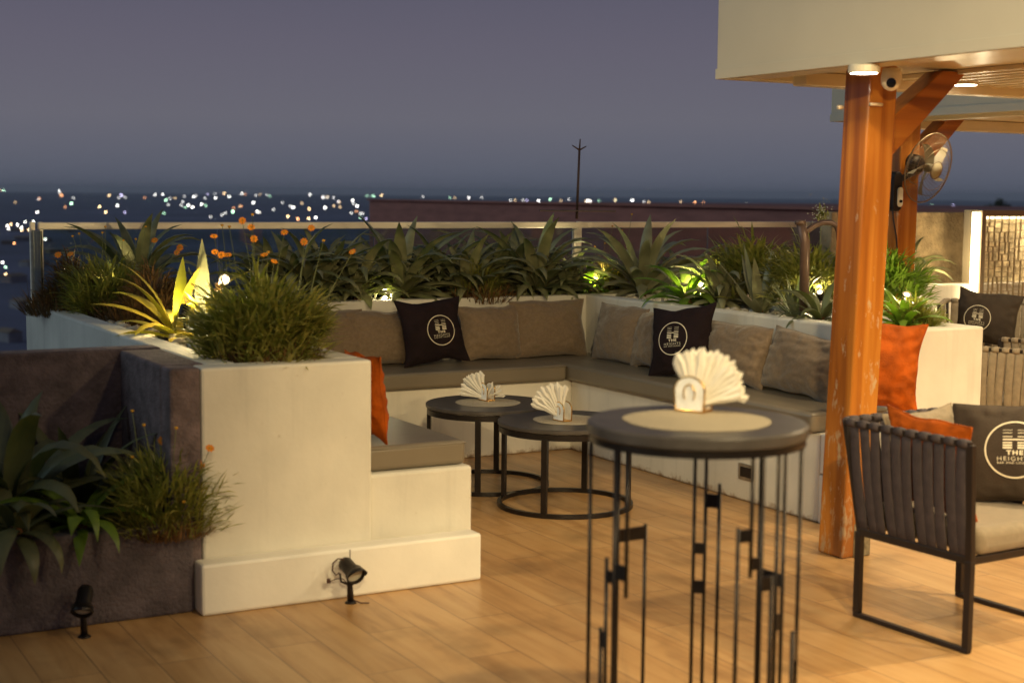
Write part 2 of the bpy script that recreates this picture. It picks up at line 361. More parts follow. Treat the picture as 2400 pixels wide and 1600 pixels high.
def autosmooth(o, ang=35):
    me = o.data
    me.polygons.foreach_set('use_smooth', [True] * len(me.polygons))
    try: me.set_sharp_from_angle(angle=R(ang))
    except Exception: pass
def copy_tree(o, parent=None):
    c = o.copy(); COL.objects.link(c)
    if parent: c.parent = parent
    for ch in list(o.children): copy_tree(ch, c)
    return c
def light(name, kind, loc, energy, col=WARM, size=.1, parent=None, target=None, spot=None, blend=.6):
    d = bpy.data.lights.new(name, kind); d.energy = energy; d.color = col
    if kind == 'AREA': d.size = size; d.shape = 'DISK'
    else: d.shadow_soft_size = size
    if kind == 'SPOT': d.spot_size = R(spot or 90); d.spot_blend = blend
    o = bpy.data.objects.new(name, d); COL.objects.link(o); o.location = loc
    if parent: o.parent = parent
    if target is not None:
        o.rotation_euler = (Vector(target) - Vector(loc)).to_track_quat('-Z', 'Y').to_euler()
    return o

# ================================================================== SETTING
# terrace floor in (a,b) axes, far edge under the planters
fl = MB(); fl.prism([(-3.15, -14), (14, -14), (14, 1.3), (-3.15, 1.3)], -.25, 0)
fl.prism([(-11, -14), (-3.15, -14), (-3.15, -1.72), (-11, -1.72)], -.25, 0)
tag(obj('floor', fl, 'floor', loc=O, rot=(0, 0, ROT)), kind='structure')
bb = MB(); bb.prism([(-11, -14), (14, -14), (14, 1.25), (-3.1, 1.25), (-3.1, -1.8), (-11, -1.8)], -30, -.26)
tag(obj('building_below_terrace', bb, 'whiteclean', loc=O, rot=(0, 0, ROT)), 'pale building carrying the roof terrace, under the deck', 'building')

# city ground
def ground_h(r): return -31 + (0 if r < 1500 else 26 * min(1, (r - 1500) / 10500))
g = MB(); NA = 64; rad = [25, 60, 120, 250, 500, 900, 1500, 2200, 3200, 4500, 6500, 9000, 12000, 16000]
vs = []; fs = []
for i, r_ in enumerate(rad):
    for j in range(NA):
        a = 2 * math.pi * j / NA; p = Vector((r_ * math.cos(a), r_ * math.sin(a), 0))
        z = ground_h(r_)
        vs.append((p.x, p.y, z))
for i in range(len(rad) - 1):
    for j in range(NA): fs.append((i * NA + j, i * NA + (j + 1) % NA, (i + 1) * NA + (j + 1) % NA, (i + 1) * NA + j))
fs.append(tuple(range(NA)))
g.add(vs, fs)
gm = mat('night_city_ground', (.13, .13, .20), .95, var=.45, vscale=.006)
tag(obj('ground', g, gm, smooth=True), kind='structure')

# ================================================================== PLANTERS AND BENCHES
T = .965   # planter top
def ring_walls(mb, x0, x1, y0, y1, z0, z1, t):
    mb.box(x0, x0 + t, y0, y1, z0, z1); mb.box(x1 - t, x1, y0, y1, z0, z1)
    mb.box(x0 + t, x1 - t, y0, y0 + t, z0, z1); mb.box(x0 + t, x1 - t, y1 - t, y1, z0, z1)
# left block
lp = abthing('planter', 'white planter block in front left, with a step shaped end and a low seat ledge', 'planter')
w = MB(); w.box(-3.19, -3.06, -2.42, 1.28, 0, T); w.box(-2.64, -2.52, -2.42, .60, 0, T); w.box(-3.25, -2.52, -2.55, -2.4201, 0, T); w.box(-3.06, -2.52, 1.14, 1.28, 0, T)
w.box(-2.64, -2.52, .72, 1.14, 0, T - .02)
obj('planter_wall', w, 'white', lp, bevel=.012)
s_ = MB(); s_.box(-3.065, -2.635, -2.43, 1.15, T - .12, T - .045); obj('soil', s_, 'soil', lp)
bs = MB(); bs.box(-2.52, -2.03, -2.52, -.0, .0, .475); obj('bench_base', bs, 'white', lp, bevel=.015, seg=3)
sk = MB(); sk.box(-3.29, -2.055, -2.66, -2.552, 0, .205); o_ = obj('skirting', sk, 'whiteclean', lp, bevel=.012)
jt = MB(); jt.box(-2.668, -2.665, -2.6625, -2.6595, .002, .2); obj('joint', jt, 'dark', lp)
# back planter
bpn = abthing('planter', 'long white planter wall behind the back bench, filled with broad leaved agaves', 'planter')
w = MB(); w.box(-2.52, 9.0, .60, .72, 0, T); w.box(-2.52, 9.0, 1.15, 1.28, 0, T)
obj('planter_wall', w, 'white', bpn, bevel=.012)
s_ = MB(); s_.box(-2.63, 8.99, .715, 1.155, T - .12, T - .045); obj('soil', s_, 'soil', bpn)
bs = MB(); bs.box(-2.03, .48, .0, .60, 0, .46); bs.box(-2.52, -2.03, .0, .60, 0, .4605); obj('bench_base', bs, 'white', bpn, bevel=.012)
# right planter
rpn = abthing('planter', 'white planter behind the right bench, ending in a bright blank wall beside the timber post', 'planter')
w = MB(); w.box(.48, .60, -2.30, .60, 0, T); w.box(1.04, 1.16, -2.30, .60, 0, T); w.box(.48, 1.16, -2.42, -2.3001, 0, T)
obj('planter_wall', w, 'white', rpn, bevel=.012)
s_ = MB(); s_.box(.595, 1.045, -2.31, .60, T - .12, T - .045); obj('soil', s_, 'soil', rpn)
bs = MB(); bs.box(0, .48, -2.45, 0, 0, .4595); obj('bench_base', bs, 'white', rpn, bevel=.012)
bs = MB(); bs.box(-.004, .484, -2.57, -2.452, 0, .25); bs.box(0, .48, -2.565, -2.452, .256, .46); obj('bench_end', bs, 'whiteclean', rpn, bevel=.008)

# dark low planter front left and dark wall behind it
dw = MB(); dw.box(-9, -3.192, -1.78, -1.66, 0, .975); dw.box(-3.375, -3.192, -2.418, -1.7801, 0, .968); dw.box(-3.375, -3.252, -2.549, -2.4181, 0, .968)
tag(obj('dark_stucco_wall', dw, 'dark', loc=O, rot=(0, 0, ROT), bevel=.012), 'dark rough stucco wall meeting the side of the white planter block', 'wall')
dp = abthing('planter', 'low charcoal planter on the floor at the far left, in shadow', 'planter')
w = MB(); w.box(-9, -3.295, -2.58, -2.46, 0, .36); w.box(-9, -8.9, -2.46, -1.79, 0, .36)
obj('planter_wall', w, 'dark2', dp, bevel=.012)
s_ = MB(); s_.box(-8.9, -3.32, -2.462, -1.785, .2, .30); obj('soil', s_, 'soil', dp)

# pebbles
def pebbles(name, region, n, seed, z, sz=(.018, .042)):
    r = random.Random(seed); mb = MB()
    for _ in range(n):
        a = r.uniform(region[0], region[1]); b = r.uniform(region[2], region[3]); s = r.uniform(*sz)
        sc = Vector((s * r.uniform(.8, 1.4), s * r.uniform(.7, 1.1), s * r.uniform(.5, .8)))
        rz = r.uniform(0, 6.28); vs = []; fs = []
        nl = 4; nk = 8
        for i in range(nl + 1):
            th = math.pi * i / nl
            for j in range(nk):
                ph = 2 * math.pi * j / nk
                v = Vector((math.sin(th) * math.cos(ph), math.sin(th) * math.sin(ph), math.cos(th)))
                v *= 1 + .22 * noise.noise(v * 1.7 + Vector((a * 9, b * 9, s * 50)))
                v = Vector((v.x * sc.x, v.y * sc.y, v.z * sc.z)); v.rotate(Matrix.Rotation(rz, 3, 'Z'))
                vs.append((a + v.x, b + v.y, z + s * .25 + v.z + r.uniform(-.0, .0)))
        for i in range(nl):
            for j in range(nk): fs.append((i * nk + j, (i + 1) * nk + j, (i + 1) * nk + (j + 1) % nk, i * nk + (j + 1) % nk))
        mb.add(vs, fs)
    return tag(obj(name, mb, 'pebble', smooth=True, loc=O, rot=(0, 0, ROT)), kind='stuff')
ZS = T - .045
tag(pebbles('pebbles', (.61, 1.03, -2.28, .6), 380, 3, ZS), 'pale stones covering the soil of the right planter', 'pebbles')
tag(pebbles('pebbles', (-2.5, 1.1, .73, 1.14), 330, 4, ZS), 'pale stones covering the soil of the back planter', 'pebbles')
tag(pebbles('pebbles', (-3.05, -2.66, -2.35, 1.1), 190, 5, ZS), 'pale stones covering the soil of the left planter', 'pebbles')

# ------------------------------------------------------------------ seat cushions (vinyl slabs)
def slab(name, x0, x1, y0, y1, z0, z1, label, sag=.008):
    root = abthing(name, label, 'seat cushion')
    mb = MB(); nx = max(2, int((x1 - x0) / .12)); ny = max(2, int((y1 - y0) / .12))
    # rounded slab by superellipse profile
    def top(x, y):
        e = min(x - x0, x1 - x, y - y0, y1 - y); return z1 - sag * (1 - min(1, e / .12)) + .006 * noise.noise(Vector((x * 3, y * 3, z0)))
    mb.box(x0, x1, y0, y1, z0, z1); body = obj('cushion_body', mb, 'vinyl', root, bevel=.022, seg=4)
    autosmooth(body, 60)
    p = MB()
    loop = [(x0 + .002, y0 + .002), (x1 - .002, y0 + .002), (x1 - .002, y1 - .002), (x0 + .002, y1 - .002), (x0 + .002, y0 + .002)]
    pts = []
    for (ax, ay), (bx, by) in zip(loop[:-1], loop[1:]): pts += [(ax, ay, z1 - .013), (bx, by, z1 - .013)]
    p.tube(pts[:-1], .004, 6); obj('piping', p, 'vinyl', root, smooth=True)
    return root
slab('seat_cushion', -2.50, -.055, -.045, .56, .462, .565, 'grey olive vinyl seat pad along the back bench')
slab('seat_cushion', -.05, .47, -2.44, .56, .463, .566, 'grey olive vinyl seat pad along the right bench, reaching behind the post')
slab('seat_cushion', -2.51, -2.045, -2.49, -.055, .478, .585, 'grey olive vinyl seat pad on the ledge of the front left block')

# ------------------------------------------------------------------ pillows
def make_pillow(w, h, t, seed, wr=1.0, pinch=.07, flat=False):
    n = 42
    def zf(s, q):
        base = max(0, (1 - abs(s) ** 2.6)) ** .55 * max(0, (1 - abs(q) ** 2.6)) ** .55
        v = Vector((s * 1.6, q * 1.6, seed * 3.7))
        wrk = noise.noise(v * 1.1) * .40 + noise.noise(Vector((s * 5 + q * 2.5, q * 3 - s * 2, seed))) * .20 + abs(noise.noise(Vector((s * 2.2 - q * 3, q * 5 + s, seed * 2)))) * .28
        d = max(abs(s), abs(q)); fold = math.sin(math.atan2(q, s) * 17 + seed + 3 * noise.noise(v)) * max(0, d - .45) * .16
        cre = -abs(noise.noise(Vector((s * 1.3 + q * 4.5, q * 1.2 - s * 2.6, seed * 1.3)))) * .55 * max(0, d + .1)
        k = min(1, max(0, (d - .50) / .3)) if flat else 1
        return t / 2 * base * (1 + k * (min(wr, 1.0) * wrk * .45 + wr * (fold + cre * .5)))
    def xy(s, q):
        cs = 1 - pinch * (1 - abs(q) ** 2.2) * abs(s) ** 3; cq = 1 - pinch * (1 - abs(s) ** 2.2) * abs(q) ** 3
        jx = .016 * noise.noise(Vector((q * 1.5, seed, s))) * min(wr, 1); jy = .022 * noise.noise(Vector((s * 1.5, seed + 9, q))) * min(wr, 1)
        return w / 2 * s * cs + jx, h / 2 * q * cq + jy
    vs = []; fs = []; idx = {}
    for side in (1, -1):
        for i in range(n + 1):
            for j in range(n + 1):
                s = math.sin((i / n * 2 - 1) * math.pi / 2); q = math.sin((j / n * 2 - 1) * math.pi / 2)
                edge = i in (0, n) or j in (0, n)
                if edge and side == -1: idx[(side, i, j)] = idx[(1, i, j)]; continue
                x, y = xy(s, q); idx[(side, i, j)] = len(vs); vs.append((x, y, side * zf(s, q)))
        for i in range(n):
            for j in range(n):
                q4 = [idx[(side, i, j)], idx[(side, i + 1, j)], idx[(side, i + 1, j + 1)], idx[(side, i, j + 1)]]
                fs.append(tuple(q4 if side == 1 else reversed(q4)))
    mb = MB(); mb.add(vs, fs)
    pts = []
    m = 24
    for k in range(4 * m):
        e, f = divmod(k, m); f = f / m * 2 - 1
        s, q = ((f, -1), (1, f), (-f, 1), (-1, -f))[e]; x, y = xy(s, q); pts.append((x, y, 0))
    pts.append(pts[0])
    pipe = MB(); pipe.tube(pts, .0035, 6, False)
    return mb, pipe, lambda x, y: zf(x / (w / 2), y / (h / 2))

def text_tris(txt, size, cx, cy, width, bold=0.0):
    c = bpy.data.curves.new('lettering', 'FONT'); c.body = txt; c.size = size; c.align_x = 'CENTER'; c.align_y = 'CENTER'; c.offset = bold; c.space_character = 1.25
    c.resolution_u = 3
    o = bpy.data.objects.new('lettering', c); COL.objects.link(o)
    dg = bpy.context.evaluated_depsgraph_get(); me = bpy.data.meshes.new_from_object(o.evaluated_get(dg))
    vs = [v.co.copy() for v in me.vertices]; fs = [tuple(p.vertices) for p in me.polygons]
    bpy.data.objects.remove(o); bpy.data.curves.remove(c); bpy.data.meshes.remove(me)
    if vs:
        x0 = min(v.x for v in vs); x1 = max(v.x for v in vs); sc = width / (x1 - x0)
        y0 = min(v.y for v in vs); y1 = max(v.y for v in vs); sy = size * .72 / (y1 - y0)
        vs = [Vector((cx + (v.x - (x0 + x1) / 2) * sc, cy + (v.y - (y0 + y1) / 2) * sy, 0)) for v in vs]
    return vs, fs
_logo = {}
def logo_flat():
    if _logo: return _logo['mb']
    mb = MB(); n = 72
    vs = []; fs = []
    for j in range(n):
        a = 2 * math.pi * j / n; vs += [(.965 * math.cos(a), .965 * math.sin(a), 0), (1.015 * math.cos(a), 1.015 * math.sin(a), 0)]
    for j in range(n): k = (j + 1) % n; fs.append((2 * j, 2 * j + 1, 2 * k + 1, 2 * k))
    mb.add(vs, fs)
    def rect(x0, x1, y0, y1, nx=4):
        v = []; f = []
        for i in range(nx + 1):
            x = x0 + (x1 - x0) * i / nx; v += [(x, y0, 0), (x, y1, 0)]
        for i in range(nx): f.append((2 * i, 2 * i + 2, 2 * i + 3, 2 * i + 1))
        mb.add(v, f)
    k = .0017
    for yc, th in ((208, 9), (267, 12), (345, 17), (407, 28), (473, 27), (527, 36), (580, 36)):
        y = .70 - (yc - 200) * k
        if th == 28: rect(-.40, .40, y - th * k / 2, y + th * k / 2)
        else:
            rect(-.40, -.09, y - th * k / 2, y + th * k / 2); rect(.09, .40, y - th * k / 2, y + th * k / 2)
    for txt, sz, y, wd, bo in (('THE', .22, -.115, .56, .008), ('HEIGHTS', .20, -.33, 1.16, -.002), ('BAR AND LOUNGE', .10, -.475, 1.16, .0)):
        v, f = text_tris(txt, sz, 0, y, wd, bo); mb.add(v, f)
    _logo['mb'] = mb; return mb

def face_rot(yaw_dir, lean):
    """matrix: pillow x->horizontal, y->up (leaning back by lean), z->facing dir"""
    f = Vector((yaw_dir[0], yaw_dir[1], 0)).normalized(); zz = (f * math.cos(lean) + Vector((0, 0, 1)) * math.sin(lean)); yy = (Vector((0, 0, 1)) * math.cos(lean) - f * math.sin(lean))
    xx = yy.cross(zz); return Matrix((xx, yy, zz)).transposed()
def pillow(label, m, base, facing, lean, w, h, t, seed, spin=0, logo=None, group=None, wr=1.0, pinch=.07, name='cushion'):
    """base: world point under the bottom edge middle"""
    root = thing(name, label, 'cushion', base, 0, group)
    m3 = face_rot(facing, R(lean)) @ Matrix.Rotation(R(spin), 3, 'Z')
    mb, pipe, zf = make_pillow(w, h, t, seed, wr, pinch, bool(logo))
    off = face_rot(facing, R(lean)) @ Vector((0, h / 2 * (abs(math.cos(R(spin))) + .6 * abs(math.sin(R(spin)))), 0))
    mt = Matrix.Translation(off) @ m3.to_4x4()
    obj('cover', mb.xf(mt), m, root, smooth=True)
    obj('piping', pipe.xf(mt), m, root, smooth=True)
    if logo:
        r_, cx, cy = logo; lg = MB(); src = logo_flat()
        vs = []
        for x, y, _ in src.v:
            X = cx + x * r_; Y = cy + y * r_; vs.append((X, Y, zf(X, Y) + .0034))
        lg.add(vs, src.f); obj('printed_emblem', lg.xf(mt), 'print', root)
    return root

FB = -VV     # facing of the back row (towards the viewer)
FR = -UU     # facing of the right row
G = 'taupe back cushions of the corner seat'
def backrow(px, py, w, h, label, m='linen', seed=1, lean=12, t=.17, b=.40, **k):
    P = at(px, py, .566); a, _ = loc_ab(P)
    # slide along the sight line to the wanted b
    d = ray(px, py); 
    cur = loc_ab(P); k1 = loc_ab(P + Vector((d.x, d.y, 0)))
    s = (b - cur[1]) / (k1[1] - cur[1]); a = cur[0] + (k1[0] - cur[0]) * s
    return pillow(label, m, W(a, b, .566), FB, lean, w, h, t, seed, **k)
def rightrow(px, py, w, h, label, m='linen', seed=1, lean=12, t=.17, a=.30, facing=None, **k):
    P = at(px, py, .566); d = ray(px, py); cur = loc_ab(P); k1 = loc_ab(P + Vector((d.x, d.y, 0)))
    s = (a - cur[0]) / (k1[0] - cur[0]); b = cur[1] + (k1[1] - cur[1]) * s
    return pillow(label, m, W(a, b, .567), facing or FR, lean, w, h, t, seed, **k)
backrow(775, 845, .48, .37, 'taupe cushion at the left end of the back bench, half behind the big bush', seed=1, group=G)
backrow(893, 850, .52, .36, 'taupe cushion left of the black emblem cushion, in its shadow', seed=2, group=G)
backrow(1155, 842, .46, .365, 'plain taupe cushion touching the right side of the black emblem cushion', seed=3, group=G)
backrow(1294, 832, .57, .39, 'wide taupe cushion in the corner, last on the back bench', seed=4, group=G)
rightrow(1440, 838, .56, .38, 'taupe cushion nearest the corner on the right bench', seed=5, group=G)
rightrow(1528, 852, .48, .36, 'narrow taupe cushion peeking out left of the tilted black cushion', seed=6, group=G)
rightrow(1712, 900, .60, .36, 'taupe cushion right of the tilted black cushion, behind the fanned napkins', seed=7, group=G, wr=1.3)
rightrow(1862, 938, .62, .35, 'crumpled taupe cushion beside the timber post', seed=8, group=G, wr=1.5, lean=16, spin=-4)
backrow(1022, 858, .46, .43, 'black cushion with round cream emblem on the back bench', m='black', seed=11, b=.22, lean=14, spin=4, logo=(.096, .025, -.005), pinch=.13, t=.15, wr=1.0)
rightrow(1583, 885, .44, .43, 'black emblem cushion tilted against the right bench backrest', m='black', seed=12, a=.16, lean=16, spin=8, logo=(.100, -.02, 0), pinch=.10, t=.15, wr=1.1, facing=-UU * .95 - VV * .38)
# orange cushions
pillow('burnt orange velvet cushion leaning on the front left block, seen edge on', 'orange', W(-2.41, -2.27, .588), UU, 5, .38, .37, .10, 21, spin=-2, wr=1.8, name='cushion')
rightrow(2072, 962, .40, .47, 'burnt orange velvet cushion behind the timber post, at the end of the right bench', m='orange', seed=22, lean=10, t=.20, a=.26, facing=-UU * .45 - VV * .9, spin=-8, wr=1.9, pinch=.12)

# ------------------------------------------------------------------ round coffee tables
def coffee_table(cx, cy, rad_, ht, leg0, label):
    root = thing('coffee_table', label, 'coffee table', (cx, cy, 0), 0, 'round coffee tables on ring bases')
    top = MB(); top.lathe([(0, ht - .024), (rad_ - .004, ht - .024), (rad_, ht - .020), (rad_, ht - .004), (rad_ - .004, ht), (0, ht)], 72)
    t = obj('tabletop', top, 'tabletop', root); autosmooth(t)
    ap = MB(); ap.ring(rad_ - .006, .02, .030, ht - .058, 72); a = obj('apron', ap, 'blackmetal', root); autosmooth(a)
    br = MB(); br.ring(rad_, .022, .022, 0.002, 72); a = obj('base_ring', br, 'blackmetal', root); autosmooth(a)
    for k in range(4):
        an = leg0 + k * math.pi / 2; lg = MB()
        m = Matrix.Translation((math.cos(an) * (rad_ - .014), math.sin(an) * (rad_ - .014), 0)) @ Matrix.Rotation(an, 4, 'Z')
        lg.box(-.011, .011, -.016, .016, .02, ht - .05, m); obj('leg', lg, 'blackmetal', root, bevel=.002)
    return root
P = at(1324, 1183); coffee_table(P.x, P.y, .365, .462, R(250), 'front one of the two low round coffee tables, closer to the tall table')
P2 = at(1142, 1135); coffee_table(P2.x, P2.y, .355, .474, R(262), 'rear one of the two low round coffee tables, partly behind the seat ledge')

def placemat(c, z, r_, label):
    mb = MB(); n = 56; vs = [(0, 0, .004)]; k = 9
    for i in range(1, k + 1):
        for j in range(n):
            a = 2 * math.pi * j / n; rr = r_ * i / k * (1 + (.012 * math.sin(5 * a) if i == k else 0)); vs.append((rr * math.cos(a), rr * math.sin(a), .004 if i < k else .0005))
    fs = [(0, 1 + j, 1 + (j + 1) % n) for j in range(n)]
    for i in range(k - 1):
        for j in range(n): fs.append((1 + i * n + j, 1 + (i + 1) * n + j, 1 + (i + 1) * n + (j + 1) % n, 1 + i * n + (j + 1) % n))
    mb.add(vs, fs); o = obj('placemat', mb, 'mat', loc=(c[0], c[1], z + .001), smooth=True)
    return tag(o, label, 'placemat', 'round woven placemats')
# napkin holder + fan of napkins
def holder(c, z, yaw, label):
    root = thing('napkin_holder', label, 'napkin holder', (c[0], c[1], z), yaw, 'gold rimmed napkin holders')
    for sgn in (-1, 1):
        # arched face, rounded like a loaf
        prof = []
        for k in range(17):
            a = math.pi * k / 16; prof.append((.048 * math.cos(a), .062 + .040 * math.sin(a)))
        prof = [(.044, .006)] + prof + [(-.044, .006)]
        y = sgn * .026
        pl = MB(); n = len(prof)
        pl.add([(x * .93, y - .0025, zz * .97 + .002) for x, zz in prof] + [(x * .93, y + .0025, zz * .97 + .002) for x, zz in prof], [tuple(range(n)), tuple(reversed(range(n, 2 * n)))] + [(i, i + n, (i + 1) % n + n, (i + 1) % n) for i in range(n)])
        f = obj('side_panel', pl, 'marble', root)
        rim = MB(); rim.tube([(x, y, zz) for x, zz in prof] + [(prof[0][0], y, prof[0][1])], .0032, 8); obj('rim', rim, 'gold', root, smooth=True)
        inner = MB(); inner.tube([(.018 * math.cos(a), y + sgn * .004, .055 + .026 * math.sin(a)) for a in [R(x) for x in range(-40, 221, 13)]], .0022, 6); obj('scroll', inner, 'gold', f, smooth=True)
    b = MB(); b.box(-.044, .044, -.028, .028, .002, .007); b.tube([(-.044, -.027, .005), (-.044, .027, .005)], .003); b.tube([(.044, -.027, .005), (.044, .027, .005)], .003)
    obj('base', b, 'gold', root)
    return root
def napkin_fan(c, z, yaw, tilt, n, spread, Ln, wid, seed, label, off=0):
    """folded paper wedges standing up out of the holder, fanned about its base"""
    root = thing('paper_napkins', label, 'napkins', (c[0], c[1], z + .012), yaw, 'fans of folded paper napkins')
    r = random.Random(seed); mb = MB()
    for k in range(n):
        f = k / (n - 1) - .5; ang = f * R(spread) + R(tilt) + r.uniform(-.02, .02); L = Ln * (1 - .10 * abs(f) * 2) * r.uniform(.94, 1.03)
        yo = (off * (k % 2 - .5) + r.uniform(-.004, .004)); segs = 4
        for sd in (-1, 1):   # the two cheeks of one fold
            vs = []
            for i in range(segs + 1):
                q = i / segs; rad_ = .02 + (L - .02) * q; a = ang + (.10 * f + r.uniform(-.05, .05)) * q
                w1 = wid * (.18 + .82 * q)
                x, zz = math.sin(a) * rad_, math.cos(a) * rad_; dx, dz = math.cos(a), -math.sin(a)
                yy = yo * (1 + 1.2 * q)
                tip = -.016 if i == segs else 0
                vs.append((x - dx * w1 * .5 + math.sin(a) * tip, yy + sd * .002, zz - dz * w1 * .5 + math.cos(a) * tip))
                vs.append((x, yy + sd * (.002 + .008 * q), zz))
                vs.append((x + dx * w1 * .5 + math.sin(a) * tip, yy + sd * .002, zz + dz * w1 * .5 + math.cos(a) * tip))
            fs = []
            for i in range(segs): fs += [(3 * i, 3 * i + 1, 3 * i + 4, 3 * i + 3), (3 * i + 1, 3 * i + 2, 3 * i + 5, 3 * i + 4)]
            mb.add(vs, fs)
    obj('napkin_stack', mb, 'napkin', root)
    return root
HP = at(1318, 988, .462); placemat((P.x + .01, P.y + .0), .462, .186, 'woven placemat on the front low coffee table')
hA = (HP.x, HP.y); holder(hA, .4665, R(-55), 'gold rimmed napkin holder on the front low coffee table')
napkin_fan(hA, .4665, R(-15), -30, 19, 66, .205, .026, 5, 'napkins fanned to the left on the front low coffee table', .02)
HP = at(1140, 940, .474); placemat((P2.x, P2.y), .474, .186, 'woven placemat on the rear low coffee table')
hB = (HP.x, HP.y); holder(hB, .4785, R(-55), 'gold rimmed napkin holder on the rear low coffee table')
napkin_fan(hB, .4785, R(-15), -46, 15, 66, .175, .026, 6, 'napkins splayed both ways on the rear low coffee table', .02)
napkin_fan_r = napkin_fan(hB, .4785, R(-15), 52, 4, 46, .12, .018, 8, 'few napkins sticking out to the right on the rear low coffee table', .02)

# ------------------------------------------------------------------ tall bar table in front
BT = 1.035; c = at(1634, 985, BT); c = Vector((c.x, c.y, 0)); RT = .305
root = thing('bar_table', 'tall round foreground table, dark top on thin rods joined by small plates', 'bar table', c)
yawc = math.atan2(c.x, c.y)     # face the camera
def pol(phi, rr=RT - .012): a = -math.pi / 2 - 0 + R(phi) - yawc; return Vector((math.cos(a) * rr, math.sin(a) * rr, 0))
top = MB(); top.lathe([(0, BT - .036), (RT - .006, BT - .036), (RT, BT - .030), (RT, BT - .006), (RT - .006, BT), (0, BT)], 80); autosmooth(obj('tabletop', top, 'tabletop', root))
ap = MB(); ap.ring(RT - .006, .016, .018, BT - .056, 80); autosmooth(obj('apron', ap, 'blackmetal', root))
br = MB(); br.ring(RT - .006, .016, .014, .002, 80); autosmooth(obj('base_ring', br, 'blackmetal', root))
def zof(yz):  # zoom row of the study crop -> height at the front of the drum
    py = 820 + yz / 2.01; return H - (py - 463) * 3.80 / F
rods = [(-88, None, 0), (-58, 1415, 0), (-53, 1050, 0), (-46.5, None, 0), (-37.5, None, 1220),
        (166, 825, 0), (174, None, 0), (180.5, None, 0),
        (22.5, 840, 0), (30, None, 1085), (36.5, None, 0), (44, 1090, 0), (47.5, None, 0), (53, None, 0), (66, 1410, 0), (74, None, 0), (120, None, 0), (-130, None, 0), (-150, 1050, 0), (140, None, 0)]
for phi, t0, t1 in rods:
    zt = zof(t0) if t0 else BT - .05; zb = zof(t1) if t1 else .012
    p = pol(phi); q = p * (1 if abs(phi) < 100 else 1.0); rb = MB(); rb.tube([(p.x, p.y, zb), (q.x, q.y, zt)], .0055, 8); obj('rod', rb, 'blackmetal', root, smooth=True)
plates = [(-53, -46.5, 1110, 1170), (-46.5, -37.5, 1065, 1140), (-58, -53, 1430, 1510), (166, 174, 885, 960), (174, 180.5, 1160, 1220), (174, 180.5, 1370, 1440),
          (22.5, 30, 850, 910), (30, 36.5, 990, 1050), (36.5, 44, 1090, 1160), (47.5, 53, 1290, 1370), (66, 74, 1420, 1568), (-150, -130, 1060, 1130), (120, 140, 1250, 1320)]
for p0, p1, y0, y1 in plates:
    A, B = pol(p0), pol(p1); pb = MB(); pb.bar((A.x, A.y, (zof(y0) + zof(y1)) / 2), (B.x, B.y, (zof(y0) + zof(y1)) / 2), .006, zof(y0) - zof(y1)); obj('plate', pb, 'blackmetal', root)
placemat((c.x, c.y), BT, .205, 'woven placemat on the tall foreground table')
HP = at(1625, 968, BT); hC = (HP.x, HP.y); holder(hC, BT + .005, R(-34), 'large blurred marble and gold napkin holder on the tall foreground table')
napkin_fan(hC, BT + .005, R(-20), 28, 30, 92, .178, .024, 7, 'wide scalloped fan of napkins on the tall foreground table', .008)

# ------------------------------------------------------------------ canopy, posts
ZA, ZB = 2.218, 2.157
def canopy(name, label, poly, z, ht, lip=.03):
    root = abthing(name, label, 'canopy'); n = len(poly)
    f = MB(); t = .03
    cxm = sum(p[0] for p in poly) / n; cym = sum(p[1] for p in poly) / n
    for i in range(n):
        (x0, y0), (x1, y1) = poly[i], poly[(i + 1) % n]
        ax, bx = min(x0, x1), max(x0, x1); ay, by = min(y0, y1), max(y0, y1)
        if ax == bx: 
            s = 1 if ax < cxm else -1; f.box(min(ax, ax + s * t), max(ax, ax + s * t), ay, by, z, z + ht)
        else:
            s = 1 if ay < cym else -1; f.box(ax + t, bx - t, min(ay, ay + s * t), max(ay, ay + s * t), z, z + ht)
    obj('fascia', f, 'roof', root, bevel=.004)
    s = MB(); s.box(poly[0][0] + t + .001, poly[2][0] - t - .001, poly[0][1] + t + .001, poly[2][1] - t - .001, z + .035, z + .06); obj('soffit', s, 'soffit', root)
    tr = MB(); x0, y0 = poly[0]; x1, y1 = poly[2]
    tr.box(x0 - .005, x0 - .002, y0, y1 + .005, z - .004, z + .045); tr.box(x0 - .002, x1, y1 + .002, y1 + .005, z - .004, z + .045); obj('edge_trim', tr, 'roof', root, bevel=.002)
    rf = MB(); rf.box(x0 + t + .001, x1 - t - .001, y0 + t + .001, y1 - t - .001, z + ht - .08, z + ht - .03); obj('roof_deck', rf, 'roof', root)
    sc = MB()
    for k in range(6):
        yy = y1 - .06 - k * (y1 - y0 - .1) / 5
        sc.tube([(x0 - .001, yy, z + .42), (x0 - .006, yy, z + .42)], .008, 8)
    obj('screw', sc, 'blackmetal', root)
    return root
rA = canopy('canopy_roof', 'large cream canopy slab overhanging at the top right, nearest the camera', [(-.65, -13), (9, -13), (9, -2.38), (-.65, -2.38)], ZA, .60)
rB = canopy('canopy_roof', 'smaller cream canopy stepping back behind the first post, over the far seating', [(1.60, -2.36), (9, -2.36), (9, -.62), (1.60, -.62)], ZB, .48)
